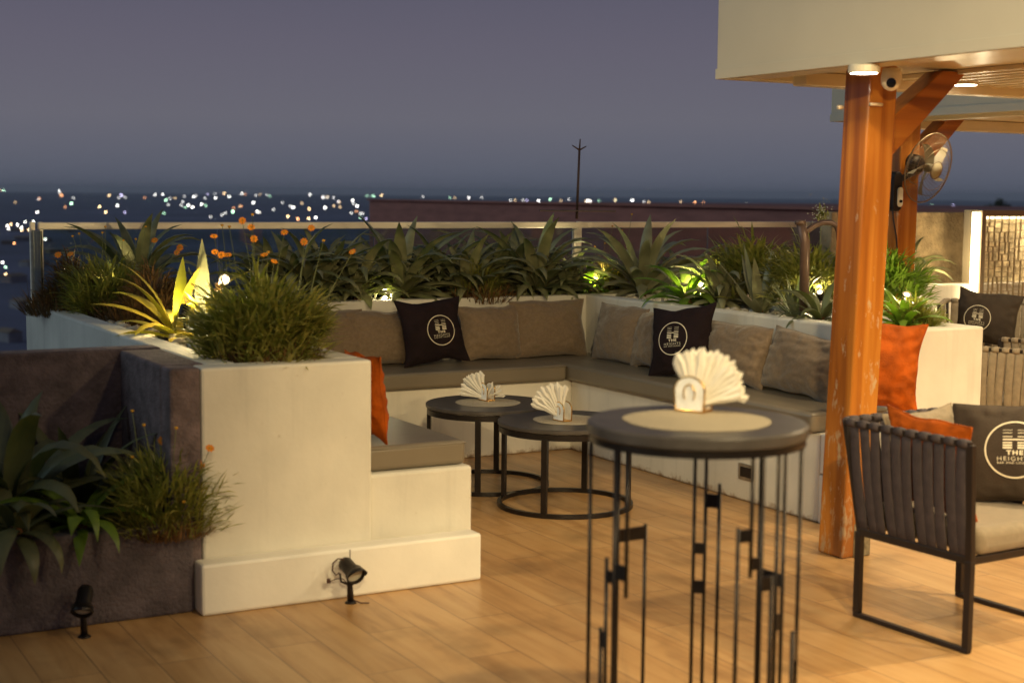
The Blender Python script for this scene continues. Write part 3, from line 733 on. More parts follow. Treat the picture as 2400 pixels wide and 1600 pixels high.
# lengthwise beams under the soffit
bm = MB(); bm.box(-.60, -.44, -12.9, -2.42, ZA - .0, ZA + .033); obj('beam', bm, 'soffit', rA)
bm = MB()
for k in range(18): bm.box(.2 + k * .12, .245 + k * .12, -12.9, -2.45, ZA + .012, ZA + .034)
obj('ribbing', bm, 'soffit', rA, bevel=.004)
bm = MB(); bm.box(-.3, 8.9, -2.62, -2.52, ZA - .03, ZA + .033); obj('cross_beam', bm, 'soffit', rA, bevel=.006)
bm = MB(); bm.box(1.75, 8.9, -.80, -.70, ZB - .04, ZB + .033); bm.box(1.75, 1.83, -2.3, -.81, ZB - .02, ZB + .033); obj('cross_beam', bm, 'soffit', rB, bevel=.006)

def post(name, label, base, ztop, w, lean, brace_h, yaw=ROT, brace_len=.42, worn=True):
    root = thing(name, label, 'post', base, yaw)
    mb = MB(); n = 14; vs = []; fs = []
    for i in range(n + 1):
        z = ztop * i / n; k = lean * i / n
        for x, y in ((-w / 2, -w / 2), (w / 2, -w / 2), (w / 2, w / 2), (-w / 2, w / 2)): vs.append((x + k[0], y + k[1], z))
    for i in range(n):
        for j in range(4): fs.append((4 * i + j, 4 * i + (j + 1) % 4, 4 * i + 4 + (j + 1) % 4, 4 * i + 4 + j))
    fs += [(3, 2, 1, 0), (4 * n, 4 * n + 1, 4 * n + 2, 4 * n + 3)]
    mb.add(vs, fs); p = obj('shaft', mb, 'wood', root, bevel=.012, seg=3)
    bw = w * .72; x0 = w / 2 + lean[0] * .8
    br = MB(); poly = [(x0 - .01, ztop - brace_h), (x0 - .01, ztop - brace_h + bw * 1.5), (x0 + brace_len - bw * 1.25, ztop - .005), (x0 + brace_len, ztop - .005)]
    vs = [(x, -bw / 2 + lean[1], z) for x, z in poly] + [(x, bw / 2 + lean[1], z) for x, z in poly]
    br.add(vs, [(0, 1, 2, 3), (7, 6, 5, 4), (0, 4, 5, 1), (1, 5, 6, 2), (2, 6, 7, 3), (3, 7, 4, 0)])
    obj('brace', br, 'woodbrace', root, bevel=.006)
    return root
pb = at(1972, 1310); wpost = .168
pc = pb + (UU * wpost / 2 + VV * wpost / 2)
p1 = post('timber_post', 'thick orange varnished timber post in front, paint worn near its foot', (pc.x, pc.y, 0), ZA + .03, wpost, Vector((.055, -.03, 0)), .42, brace_len=.46)
sh = MB(); sh.box(wpost / 2 - .001 - .10, wpost / 2 + .004, -wpost / 2 - .004, wpost / 2 - .02, 0, .16)
obj('patched_foot', sh, mat('mossy_patch', (.23, .18, .10), .9, var=.6, vscale=24, bump=.6), p1, bevel=.006)
bo = MB(); bo.tube([(-wpost / 2 - .03, .0, 2.06), (-wpost / 2 - .002, .0, 2.06)], .010, 10); obj('bolt', bo, 'steel', p1, smooth=True)
bo = MB(); bo.tube([(-.045, -wpost / 2 - .05, 2.07), (.03, -wpost / 2 - .045, 2.07)], .007, 8); bo.tube([(.03, -wpost / 2 - .045, 2.07), (.03, -wpost / 2 - .02, 2.07)], .007, 8)
obj('bolt', bo, 'steel', p1, smooth=True)
q = W(1.79, -1.05); p2 = post('timber_post', 'second timber post further back, carrying the wall fan', (q.x, q.y, 0), ZB + .03, .17, Vector((.03, 0, 0)), .42, brace_len=.42)

# ceiling lamps (lit)
def downlight(P_, e, label, r_=.05, tilt=None, spot=150):
    root = thing('ceiling_lamp', label, 'ceiling lamp', P_, 0, 'lit round lamps under the canopy')
    hb = MB(); hb.lathe([(0, 0), (r_, 0), (r_ + .006, -.006), (r_ + .006, -.030), (r_, -.034)], 28); hb.tube([(0, 0, 0), (0, 0, ZA + .034 - P_[2] if P_[2] > 2.1 and P_[2] < ZA + .03 else .002)], .012, 10)
    obj('housing', hb, 'cream', root, smooth=False)
    fc = MB(); fc.lathe([(0, -.0355), (r_ * .93, -.0355), (r_ * .93, -.034)], 28); obj('lamp_face', fc, 'glow', root)
    light('lamp_light', 'SPOT', (0, 0, -.06), e, WARM2, .05, root, (0, 0, -1), spot=spot, blend=.5)
    return root
DL = [((2025, 172), ZA, 'bright round lamp in front of the nearer timber post top'), ((2262, 200), ZA, 'lit lamp right of the nearer post brace'),
      ((2235, 275), ZB, 'lit lamp under the farther canopy, right of the fan top'), ((2177, 295), ZB, 'lit lamp above the wall fan')]
for (x, y), z, lb in DL:
    Pp = at(x, y, z + .0) if x > 2100 else atD(x, y, 6.28)
    downlight((Pp.x, Pp.y, Pp.z + .034), 14 if x < 2100 else (50 if x > 2250 else 12), lb, .060)
# lamps of the same canopy, nearer the camera and beyond the frame
for i, (a, b, e) in enumerate(((.25, -4.6, 190), (.25, -6.4, 260), (2.4, -4.2, 150), (2.4, -6.4, 150), (4.6, -3.6, 120), (3.6, -1.5, 120), (5.6, -1.5, 80))):
    q = W(a, b, (ZB if b > -2.4 else ZA) + .034); downlight(q, e, 'lit lamp under the canopy beyond the right edge of the view', .05)
# unseen warm lamps added on the viewer's side; the last is fill for the benches
for i, (a, b, z, e) in enumerate(((-2.3, -6.5, 3.5, 540), (-.8, -8.6, 3.3, 450), (-4.9, -8.8, 3.3, 1500))):
    q = W(a, b, z); r_ = downlight(q, e, 'unseen warm lamp added on the viewer side to light the terrace', .09)
    for ch in r_.children:
        if ch.type == 'LIGHT': ch.rotation_euler = (W(*((-.9, -2.9, 0), (-.6, -.6, .8), (.3, -1.2, .3))[i]) - q).to_track_quat('-Z', 'Y').to_euler(); ch.data.spot_size = R((82, 80, 46)[i]); ch.data.spot_blend = 1; ch.data.shadow_soft_size = .10; ch.data.color = WARM

# dome camera
Pp = at(2089, 188, ZA - .05)
dc = thing('security_camera', 'small white security camera tucked between post top and brace', 'security camera', (Pp.x, Pp.y, ZA - .05))
b = MB(); b.lathe([(0, .05), (.038, .05), (.044, .02), (.045, 0), (.042, -.018), (.030, -.036), (.012, -.046), (0, -.048)], 28); obj('housing', b, 'cream', dc, smooth=True)
e_ = MB(); e_.lathe([(0, 0), (.020, 0), (.021, -.006), (0, -.008)], 24)
dr = (Vector((0, 0, H)) - Pp).normalized(); m4 = (-dr).to_track_quat('Z', 'Y').to_matrix().to_4x4(); m4.translation = dr * .040 + Vector((0, 0, -.012)); obj('lens', e_.xf(m4), 'lens', dc)

# ------------------------------------------------------------------ wall fan
fc_ = atD(2176, 394, 9.35)
fan = thing('wall_fan', 'round wire caged fan fixed to the farther timber post', 'fan', fc_)
ax = Vector((.60, -.77, -.25)).normalized()        # direction the fan blows
mq = ax.to_track_quat('Z', 'Y').to_matrix().to_4x4()
FRd = .222
cage = MB()
for k in range(52):
    a = 2 * math.pi * k / 52; c_, s_n = math.cos(a), math.sin(a)
    cage.tube([(.055 * c_, .055 * s_n, .062), (.13 * c_, .13 * s_n, .056), (.185 * c_, .185 * s_n, .030), (FRd * c_, FRd * s_n, .0)], .0009, 4, False)
    cage.tube([(.045 * c_, .045 * s_n, -.070), (.15 * c_, .15 * s_n, -.062), (.195 * c_, .195 * s_n, -.030), (FRd * c_, FRd * s_n, .0)], .0009, 4, False)
for rr, zz, th in ((FRd + .001, 0, .0045), (.13, .056, .002), (.055, .062, .003), (.17, .041, .0015), (.12, -.066, .002)):
    cage.tube([(rr * math.cos(2 * math.pi * k / 48), rr * math.sin(2 * math.pi * k / 48), zz) for k in range(49)], th, 6, False)
obj('cage', cage.xf(mq), mat('gilt_wire', (.24, .17, .10), .5, .8), fan, smooth=True)
hub = MB(); hub.lathe([(0, .070), (.048, .068), (.052, .060), (.030, .045), (.030, -.02), (0, -.02)], 24); obj('hub', hub.xf(mq), 'smoke', fan, smooth=True)
for k in range(5):
    bl = MB(); vs = []; n = 8
    for i in range(n + 1):
        q = i / n; rr = .03 + .145 * q; wd = .045 * math.sin(math.pi * min(1, .25 + q * .78)) + .014
        for j in range(4):
            t = j / 3 - .5; an = (t * wd * .95) / rr * .7 + .45 * q; vs.append((rr * math.cos(an), rr * math.sin(an), t * -.045))
    fs = [(i * 4 + j, i * 4 + j + 1, i * 4 + j + 5, i * 4 + j + 4) for i in range(n) for j in range(3)]
    bl.add(vs, fs); obj('blade', bl.xf(mq @ Matrix.Rotation(2 * math.pi * k / 5 + .4, 4, 'Z')), 'smoke', fan, smooth=True)
mt_ = MB(); mt_.lathe([(0, -.17), (.045, -.168), (.058, -.15), (.062, -.10), (.058, -.072), (0, -.07)], 28); obj('motor', mt_.xf(mq), 'frame', fan, smooth=True)
pp2 = Vector((q.x, q.y, 0)) if False else W(1.79, -1.05)
wallp = atD(2098, 430, 9.35) - fc_
arm = MB(); arm.tube([tuple(mq @ Vector((0, 0, -.12))), tuple(mq @ Vector((0, -.0, -.12)) + Vector((-.0, 0, -.06))), tuple(wallp + Vector((.02, 0, .02)))], [.022, .020, .018], 12); obj('arm', arm, 'frame', fan, smooth=True)
bx = MB()
for i in range(13): pass
def stadium(mb, cx, cz, hw, hh, y0, y1, n=10):
    pr = []
    for k in range(n + 1): a = math.pi * k / n; pr.append((cx + hw * math.cos(a), cz + hh - hw + hw * math.sin(a)))
    for k in range(n + 1): a = math.pi + math.pi * k / n; pr.append((cx + hw * math.cos(a), cz - hh + hw + hw * math.sin(a)))
    m = len(pr); mb.add([(x, y0, z) for x, z in pr] + [(x, y1, z) for x, z in pr], [tuple(range(m)), tuple(reversed(range(m, 2 * m)))] + [(i, i + m, (i + 1) % m + m, (i + 1) % m) for i in range(m)])
mw = Matrix.Translation(wallp + Vector((.0, .0, -.05))) @ Matrix.Rotation(R(28), 4, 'Z')
stadium(bx, 0, 0, .036, .125, -.03, .045); obj('wall_bracket', bx.xf(mw), 'frame', fan, bevel=.006)
cb = MB(); stadium(cb, .012, -.035, .020, .062, -.040, -.031); pn = obj('control_panel', cb.xf(mw), 'cream', fan)
kn = MB(); kn.lathe([(0, 0), (.010, 0), (.009, .008), (0, .009)], 16); kn.xf(Matrix.Rotation(R(90), 4, 'X')); obj('knob', kn.xf(mw @ Matrix.Translation((.012, -.041, -.062))), 'lens', pn)
cd = MB(); cd.tube([tuple(wallp + Vector(v)) for v in ((-.02, -.03, -.12), (-.015, -.04, -.22), (.01, -.04, -.34), (.022, -.04, -.48), (.0, -.045, -.56), (-.05, -.05, -.585))], .004, 6); obj('cable', cd, 'blackmetal', fan, smooth=True)

# ------------------------------------------------------------------ glass balustrade
bal = abthing('glass_balustrade', 'clear glass balustrade with polished steel top rail behind the plants', 'balustrade')
b0 = 1.215; zr = 1.462
def rail(a0, a1, bq, h=.046): 
    r_ = MB(); r_.box(a0, a1, bq - .02, bq + .02, zr - h, zr); obj('top_rail', r_, 'steel', bal, bevel=.006)
rail(-3.12, .755, b0); rail(.80, 6.0, b0 + .03)
edges = [-3.10, -1.98, -.86, .26, .74]
for x0, x1 in zip(edges[:-1], edges[1:]):
    gp = MB(); gp.box(x0 + .006, x1 - .006, b0 - .006, b0 + .006, T + .02, zr - .047); obj('glass_panel', gp, 'glass', bal)
for x0, x1 in ((.83, 2.0), (2.01, 3.2), (3.21, 4.2)):
    gp = MB(); gp.box(x0, x1, b0 + .024, b0 + .036, T + .02, zr - .047); obj('glass_panel', gp, 'glass', bal)
for x, bq, wd in ((-3.145, b0, .022), (-3.10, b0 - .0, .010), (.773, b0 - .002, .030), (.812, b0 + .03, .016)):
    ps = MB(); ps.box(x - wd, x + wd if wd < .02 else x + wd * .4, bq - .018, bq + .018, T - .0, zr + (.002 if wd < .03 else -.004)); obj('baluster', ps, 'steel', bal, bevel=.003)
# left return of the balustrade along the left planter
gp = MB(); gp.box(-3.157, -3.147, .95, b0 - .03, T + .02, zr - .047); obj('glass_panel', gp, 'glass', bal)

# ------------------------------------------------------------------ neighbouring dark roof and mast
Pl = atD(865, 467, 46); Pr = atD(1975, 493, 21); zt = 1.50
Pl = at(865, 467, zt + .03); Pr = at(1990, 493.5, zt)
dirn = Vector((Pr.x - Pl.x, Pr.y - Pl.y, 0)); Ld = dirn.length; dirn.normalize(); nrm = Vector((-dirn.y, dirn.x, 0)); nrm = nrm if nrm.y > 0 else -nrm
bd = MB(); A_ = Vector((Pl.x, Pl.y, 0)); B_ = A_ + dirn * (Ld + 14); C_ = B_ + nrm * 14; D_ = A_ + nrm * 14
bd.prism([(v.x, v.y) for v in (A_, B_, C_, D_)], -31, zt)
db = tag(link('neighbour_building', None), 'dark maroon roof parapet of the neighbouring building beyond the glass', 'building')
COL.objects.unlink(db); bpy.data.objects.remove(db)
db = thing('neighbour_building', 'dark maroon roof parapet of the neighbouring building beyond the glass', 'building', (0, 0, 0))
obj('wall', bd, 'darkbuilding', db, bevel=.03)
cp_ = MB(); 
cp_.bar(A_ + Vector((0, 0, zt + .02)), B_ + Vector((0, 0, zt + .02)), .12, .04); obj('coping', cp_, 'darkbuilding', db)
mp_ = at(1352, 478, zt + .1); mY = mp_.y
ms = thing('antenna_mast', 'thin dark mast with two short arms rising from the neighbouring roof', 'mast', (mp_.x, mp_.y, zt))
tp = atD(1360, 326, mY) - Vector((mp_.x, mp_.y, zt)); jt_ = atD(1358, 352, mY) - Vector((mp_.x, mp_.y, zt))
pxs = mY / F
b = MB(); b.tube([(0, 0, 0), tuple(jt_)], [3.2 * pxs, 2.6 * pxs], 8); obj('pole', b, 'mast', ms, smooth=True)
b = MB(); b.tube([tuple(jt_), tuple(tp)], [2.2 * pxs, 1.3 * pxs], 8); b.tube([tuple(jt_ + Vector((-17 * pxs, 0, 11 * pxs))), tuple(jt_)], [1.2 * pxs, 2.2 * pxs], 6); b.tube([tuple(jt_), tuple(jt_ + Vector((16 * pxs, 0, 9 * pxs)))], [2.2 * pxs, 1.2 * pxs], 6)
obj('prong', b, 'mast', ms, smooth=True)
b = MB(); b.box(-.25, .25, -.15, .15, .05, .05 + 3 * pxs); obj('foot', b, 'mast', ms)

# ------------------------------------------------------------------ stucco parapet and metal screen, far right
sw = MB(); sw.box(3.05, 6.6, 1.0, 1.145, T - .05, 1.545)
tag(obj('stucco_parapet', sw, mat('rough_sandy_stucco', (.46, .34, .19), .95, var=.35, vscale=7, bump=1.0, bscale=34), loc=O, rot=(0, 0, ROT), bevel=.01), 'rough sandy stucco parapet wall lit warm behind the far planter', 'wall')
# screen: stands parallel to the back planter
ps_ = at(2303, 492, 1.60); sa, sb = loc_ab(ps_)
sb = .50; d_ = ray(2303, 492); c0 = loc_ab(Vector((0, 0, 0))); c1 = loc_ab(Vector((d_.x, d_.y, 0)))
s_k = (sb - c0[1]) / (c1[1] - c0[1]); sa = c0[0] + (c1[0] - c0[0]) * s_k; Ys = d_.y * s_k
zts = H - (492 - 469) * Ys / F
scr = thing('metal_screen', 'metal garden screen of small rectangles with a glowing light strip on its left edge', 'screen', W(sa, sb), ROT)
fr = MB(); fr.box(0, .05, 0, .20, 0, zts); fr.box(.05, 1.95, 0, .20, zts - .05, zts); fr.box(1.95, 2.0, 0, .20, 0, zts); fr.box(.05, 1.95, 0, .20, 0, .05); obj('frame', fr, mat('grey_bronze_frame', (.33, .27, .18), .5, .4), scr, bevel=.004)
lat = MB(); rr_ = random.Random(5)
def split(x0, x1, z0, z1, d):
    w_, h_ = x1 - x0, z1 - z0
    if d == 0 or (w_ < .10 and h_ < .08) or (w_ < .06): return
    if (w_ > h_ * 1.15 and w_ > .10) or h_ < .065:
        x = x0 + w_ * rr_.choice((.33, .5, .62)); lat.box(x - .0035, x + .0035, .018, .032, z0, z1); split(x0, x, z0, z1, d - 1); split(x, x1, z0, z1, d - 1)
    else:
        z = z0 + h_ * rr_.choice((.36, .5, .64)); lat.box(x0, x1, .017, .031, z - .0035, z + .0035); split(x0, x1, z0, z, d - 1); split(x0, x1, z, z1, d - 1)
split(.05, 1.95, .05, zts - .05, 15)
obj('lattice', lat, mat('bronze_lattice', (.45, .38, .26), .5, .5), scr)
bk = MB(); bk.box(.05, 1.95, .17, .19, .05, zts - .055); obj('backing', bk, mat('backing_panel', (.66, .56, .36), .8, var=.5, vscale=16, bump=.5), scr)
ls = MB(); ls.box(-.062, -.012, .01, .05, .25, zts - .02); obj('light_strip', ls, 'led', scr)
ls = MB(); ls.box(.06, 1.94, .06, .10, zts - .072, zts - .056); obj('light_strip', ls, 'led', scr)
light('backlight', 'AREA', (1.0, .12, zts - .10), 22, (1, .80, .48), .3, scr, (1.0, .135, 0)); light('strip_light', 'POINT', (-.30, .12, 1.15), 9, (1, .78, .42), .12, scr)

# ------------------------------------------------------------------ strap chairs
def strap(mb, p0, p1, out, w, t, along, bulge=.012, n=7):
    """one flat rope band from rim p0 down to rail p1, bulging outwards"""
    p0, p1, out, along = Vector(p0), Vector(p1), Vector(out), Vector(along).normalized(); vs = []
    for i in range(n + 1):
        q = i / n; p = p0.lerp(p1, q) + out * (bulge * math.sin(math.pi * q))
        nn = out.normalized()
        for k in range(8):
            a = 2 * math.pi * k / 8; vs.append(p + along * (w / 2 * math.copysign(abs(math.cos(a)) ** .6, math.cos(a))) + nn * (t / 2 * math.sin(a)))
    fs = [(i * 8 + k, i * 8 + (k + 1) % 8, (i + 1) * 8 + (k + 1) % 8, (i + 1) * 8 + k) for i in range(n) for k in range(8)]
    fs += [tuple(reversed(range(8))), tuple(range(n * 8, n * 8 + 8))]
    mb.add(vs, fs)
def make_chair(label, strapm, loc, rz, group):
    """x = width, +y = front"""
    root = thing('rope_armchair', label, 'armchair', loc, rz, group)
    hx, yb, yf, zt_, zl = .295, -.275, .275, .775, .345
    tx, tyb, tyf = .325, -.365, .285     # rim, flared
    fr = MB(); rim = [(tx, tyf, zt_), (tx, tyb + .03, zt_), (tx - .03, tyb, zt_), (-tx + .03, tyb, zt_), (-tx, tyb + .03, zt_), (-tx, tyf, zt_)]
    for p_, q_ in zip(rim[:-1], rim[1:]): fr.bar(p_, q_, .022, .022)
    low = [(hx, yf, zl), (hx, yb, zl), (-hx, yb, zl), (-hx, yf, zl), (hx, yf, zl)]
    for p_, q_ in zip(low[:-1], low[1:]): fr.bar(p_, q_, .024, .030)
    for sx in (-1, 1): fr.bar((sx * hx, yf, zl), (sx * tx, tyf, zt_), .024, .030, (0, 1, 0)); fr.bar((sx * hx, yb, zl), (sx * (tx - .012), tyb + .012, zt_), .02, .02, (0, 1, 0))
    obj('frame', fr, 'frame', root, bevel=.003)
    for sx in (-1, 1):
        for y in (yf, yb): lg = MB(); lg.bar((sx * hx, y, .018), (sx * hx, y, zl), .026, .030, (0, 1, 0)); obj('leg', lg, 'frame', root, bevel=.003)
        rn = MB(); rn.bar((sx * hx, yb - .013, .010), (sx * hx, yf + .013, .010), .026, .018); obj('runner', rn, 'frame', root, bevel=.003)
    N = 11
    for sx in (-1, 1):
        for k in range(N):
            q = (k + .5) / N; sb_ = MB(); j = .006 * math.sin(k * 2.3)
            strap(sb_, (sx * tx, tyb + .045 + (tyf - tyb - .06) * q, zt_ + .012), (sx * hx, yb + (yf - yb) * q + j, zl - .012), (sx, 0, 0), .049, .010, (0, 1, 0)); obj('strap', sb_, strapm, root, smooth=True)
    N = 10
    for k in range(N):
        q = (k + .5) / N; sb_ = MB(); strap(sb_, (-tx + .035 + (2 * tx - .07) * q, tyb, zt_ + .012), (-hx + 2 * hx * q, yb, zl - .012), (0, -1, 0), .052, .010, (1, 0, 0)); obj('strap', sb_, strapm, root, smooth=True)
    # rope wraps over the rim
    wr = MB()
    for p_, q_ in zip(rim[:-1], rim[1:]):
        p_, q_ = Vector(p_), Vector(q_); L = (q_ - p_).length; m = max(1, int(L / .062))
        for i in range(m):
            a_ = p_.lerp(q_, (i + .14) / m); b_ = p_.lerp(q_, (i + .84) / m); wr.tube([a_, a_.lerp(b_, .5), b_], [.0165, .0185, .0165], 10)
    obj('rim_wrap', wr, strapm, root, smooth=True)
    sc = MB(); sc.box(-.275, .275, -.27, .30, zl + .014, zl + .115); o = obj('seat_pad', sc, 'seatpad', root, bevel=.035, seg=4); autosmooth(o, 60)
    return root
near_mid = Vector((1.53, 5.48, 0)); wd_ = Vector((.84, .545, 0)).normalized(); cc = near_mid + wd_ * .295
fwd = Vector((.53, -.848, 0)).normalized(); rz = math.atan2(fwd.y, fwd.x) - math.pi / 2
xax = Vector((math.cos(rz), math.sin(rz), 0))     # chair's +x
ch1 = make_chair('dark rope strap armchair in the right foreground, its side towards the viewer', 'strap', (cc.x, cc.y, 0), rz, 'rope strap armchairs')
def inchair(root, x, y, z): return root.matrix_basis @ Vector((x, y, z))
yax = fwd
sgn = 1 if xax.dot(wd_) > 0 else -1      # far arm side
zc = .462
pillow('black cushion with round emblem in the foreground armchair', 'greycush', inchair(ch1, sgn * .17, .05, zc), -xax * sgn * .8 + fwd * .5, 20, .46, .40, .14, 31, logo=(.112, .02, .0), spin=4, wr=1.3)
pillow('grey cushion squeezed in the back corner of the foreground armchair', 'seatpad', inchair(ch1, sgn * .06, -.24, zc), fwd, 12, .40, .34, .12, 32, spin=3, wr=1.2)
pillow('burnt orange velvet cushion leaning inside the near arm of the foreground armchair', 'orange', inchair(ch1, -sgn * .180, .0, zc), xax * sgn + fwd * .12, 9, .46, .38, .12, 33, spin=2, wr=1.6, pinch=.10)

# far armchairs behind the right planter
fa = at(2300, 1060, 0)
ch2 = make_chair('taupe rope armchair behind the white planter end, its back towards the viewer', 'straplight', W(2.03, -1.95), ROT + R(22), 'rope strap armchairs')
ch3 = make_chair('taupe rope armchair further back, holding a dark emblem cushion', 'straplight', W(3.50, -.30), R(160), 'rope strap armchairs')
ch3.scale = (1.12, 1.12, 1.12)
pillow('dark brown emblem cushion in the far armchair, in front of the metal screen', 'greycush', ch3.matrix_basis @ Vector((.04, -.05, .49)), (ch3.matrix_basis.to_3x3() @ Vector((0.1, 1, 0))), 14, .48, .42, .15, 41, logo=(.098, -.06, -.02), spin=-5, wr=1.3, pinch=.12)
# low side table on far right
st = thing('side_table', 'low taupe slatted side table at the right edge beyond the far armchair', 'side table', W(3.3, -2.1), ROT)
b = MB(); b.box(-.35, .35, -.35, .35, .36, .40); obj('tabletop', b, 'straplight', st, bevel=.006)
for x in (-.31, .31):
    for y in (-.31, .31): b = MB(); b.box(x - .014, x + .014, y - .014, y + .014, 0, .36); obj('leg', b, 'frame', st)

# ------------------------------------------------------------------ floor spotlights (unlit)
def floor_spot(P_, aim, label, wires=True):
    root = thing('floor_spotlight', label, 'spotlight', P_, 0, 'black spike spotlights on the deck')
    root.scale = (.84, .84, .84)
    aim = Vector(aim).normalized(); m = aim.to_track_quat('Z', 'Y').to_matrix().to_4x4(); c_ = Vector((0, 0, .165)); m.translation = c_
    b = MB(); b.lathe([(0, -.075), (.030, -.070), (.036, -.055), (.036, .030), (.046, .036), (.048, .060), (.043, .060), (.040, .034), (.0, .034)], 28); obj('housing', b.xf(m), 'blackmetal', root, smooth=False)
    v = MB(); vs = []; fs = []; n = 18
    for i in range(n + 1):
        a = -math.pi / 2 * 1.15 + math.pi * 1.15 * i / n + math.pi / 2
        for rr, zz in ((.048, .055), (.050, .055 + .040 * max(0, math.cos((i / n - .5) * math.pi)) ** .7 + .002)): vs.append((rr * math.cos(a), rr * math.sin(a), zz))
    for i in range(n): fs.append((2 * i, 2 * i + 2, 2 * i + 3, 2 * i + 1))
    v.add(vs, fs); o = obj('glare_hood', v.xf(m), 'blackmetal', root, smooth=True); sm = o.modifiers.new('thick', 'SOLIDIFY'); sm.thickness = .003
    g_ = MB(); g_.lathe([(0, .042), (.041, .042), (.041, .040), (0, .040)], 24); obj('lens', g_.xf(m), 'lampglass', root)
    sp = MB(); sp.tube([(0, 0, 0), (-.004, 0, .10), (-.012, .01, .135)], [.017, .013, .012], 10); sp.lathe([(.030, 0), (.026, .006), (.018, .012)], 16); obj('stake', sp, 'blackmetal', root, smooth=True)
    yk = MB(); yk.tube([tuple(c_ + Vector((-.052, 0, -.02))), tuple(c_ + Vector((-.046, 0, -.06))), (0, 0, .085), tuple(c_ + Vector((.04, .01, -.05)))], .006, 6); obj('yoke', yk, 'blackmetal', root, smooth=True)
    if wires:
        c2 = MB(); c2.tube([tuple(c_ + Vector(v)) for v in ((-.03, 0, .05), (-.062, 0, .052), (-.085, 0, .03), (-.088, 0, -.005), (-.07, 0, -.03), (-.055, 0, -.015))], .004, 6)
        c2.tube([(-.10, 0, .105), (-.07, 0, .118), (-.04, 0, .12), (-.02, 0, .10), (.0, 0, .02), (.05, -.01, .004), (.09, -.01, .004)], .003, 6)
        c2.box(-.115, -.098, -.008, .008, .098, .118); obj('cable', c2, mat('brown_cable', (.07, .03, .02), .5), root, smooth=False)
    return root
P_ = at(822, 1412); floor_spot((P_.x, P_.y, 0), (.52, -.78, -.28), 'black spike spotlight with loose cable in front of the white block skirting')
P_ = at(198, 1492); floor_spot((P_.x, P_.y, 0), (.10, -.80, -.52), 'black spike spotlight in shadow before the charcoal planter', False)

# outlet box on right bench base
ob = at(1750, 1106, .26); d_ = ray(1750, 1106); c0 = loc_ab(Vector((0, 0, 0))); c1 = loc_ab(Vector((d_.x, d_.y, 0))); k_ = (0 - c0[0]) / (c1[0] - c0[0]); bq = c0[1] + (c1[1] - c0[1]) * k_; zq = H + d_.z * k_
ot = thing('socket_box', 'small metal socket box set in the right bench base', 'socket box', W(0, bq, zq), ROT)
b = MB(); b.box(-.008, 0, -.065, .065, -.045, .045); obj('plate', b, 'outlet', ot, bevel=.003)
b = MB(); b.box(-.010, -.008, -.045, .045, -.027, .027); obj('recess', b, 'lens', ot)

# bent pipe by the post
pa = atD(1876, 522, 8.6); pb_ = atD(1894, 562, 8.6)
pp = thing('bent_pipe', 'brown bent pipe fitting rising from the plants left of the timber post', 'pipe', (pa.x, pa.y, T))
dz = pa.z - T; pxm = 8.6 / F
b = MB(); b.tube([(14 * pxm, 0, 0), (12 * pxm, 0, dz - 45 * pxm), (0, 0, dz + 2 * pxm)], [11 * pxm, 12 * pxm, 11 * pxm], 16); b.tube([(-.0, 0, dz - 4 * pxm), (-.5 * pxm, 0, dz + 6 * pxm)], 13 * pxm, 16); obj('upright', b, 'pipe', pp, smooth=True)
b = MB(); b.tube([tuple(Vector((x * pxm, 0, dz + z * pxm))) for x, z in ((6, -20), (18, -18), (34, -6), (52, 1), (70, 1), (84, -6), (90, -20), (92, -40))], 7 * pxm, 12); obj('arm', b, 'pipe', pp, smooth=True)

# ================================================================== PLANTS
def leaf(mb, base, az, el0, curl, L, wd, fold=.25, seg=7, twist=0, taper=1.0):
    """strap leaf: starts at elevation el0 and bends by curl over its length"""
    p = Vector(base); vs = []; el = el0; step = L / seg
    for i in range(seg + 1):
        q = i / seg; el = el0 - curl * q ** 1.4
        d = Vector((math.cos(az) * math.cos(el), math.sin(az) * math.cos(el), math.sin(el)))
        sd = Vector((-math.sin(az), math.cos(az), 0)); nn = sd.cross(d)
        if twist: sd = (sd * math.cos(twist * q) + nn * math.sin(twist * q)); nn = sd.cross(d)
        w_ = wd * (.55 + .45 * math.sin(min(1, q * 2.4) * math.pi / 2)) * (1 - max(0, (q - .45) / .55) ** (1.7 * taper)) * .5
        if i == seg: w_ = wd * .01
        vs += [p - sd * w_ - nn * (-fold * w_), p - nn * 0, p + sd * w_ - nn * (-fold * w_)]
        p = p + d * step
    fs = []
    for i in range(seg): fs += [(3 * i, 3 * i + 1, 3 * i + 4, 3 * i + 3), (3 * i + 1, 3 * i + 2, 3 * i + 5, 3 * i + 4)]
    mb.add([tuple(v) for v in vs], fs); return p
def rosette(seed, n=30, L=.40, wd=.065, up_=80, low=-5, curl=55, fold=.3, spread=.02):
    r = random.Random(seed); mb = MB()
    for k in range(n):
        q = k / (n - 1); az = k * 2.39996 + r.uniform(-.25, .25); el = R(up_ + (low - up_) * q ** .8) + r.uniform(-.1, .1)
        l_ = L * (.72 + .36 * math.sin(math.pi * min(1, q + .25))) * r.uniform(.85, 1.12)
        leaf(mb, (math.cos(az) * spread, math.sin(az) * spread, .05 * (1 - q) + .01), az, el, R(curl) * r.uniform(.6, 1.35), l_, wd * r.uniform(.85, 1.1), fold, 8, r.uniform(-.35, .35))
    return mb
def stems_heart(h=.06, r_=.03):
    b = MB(); b.tube([(0, 0, -.03), (0, 0, h)], [r_, r_ * .7], 10); return b
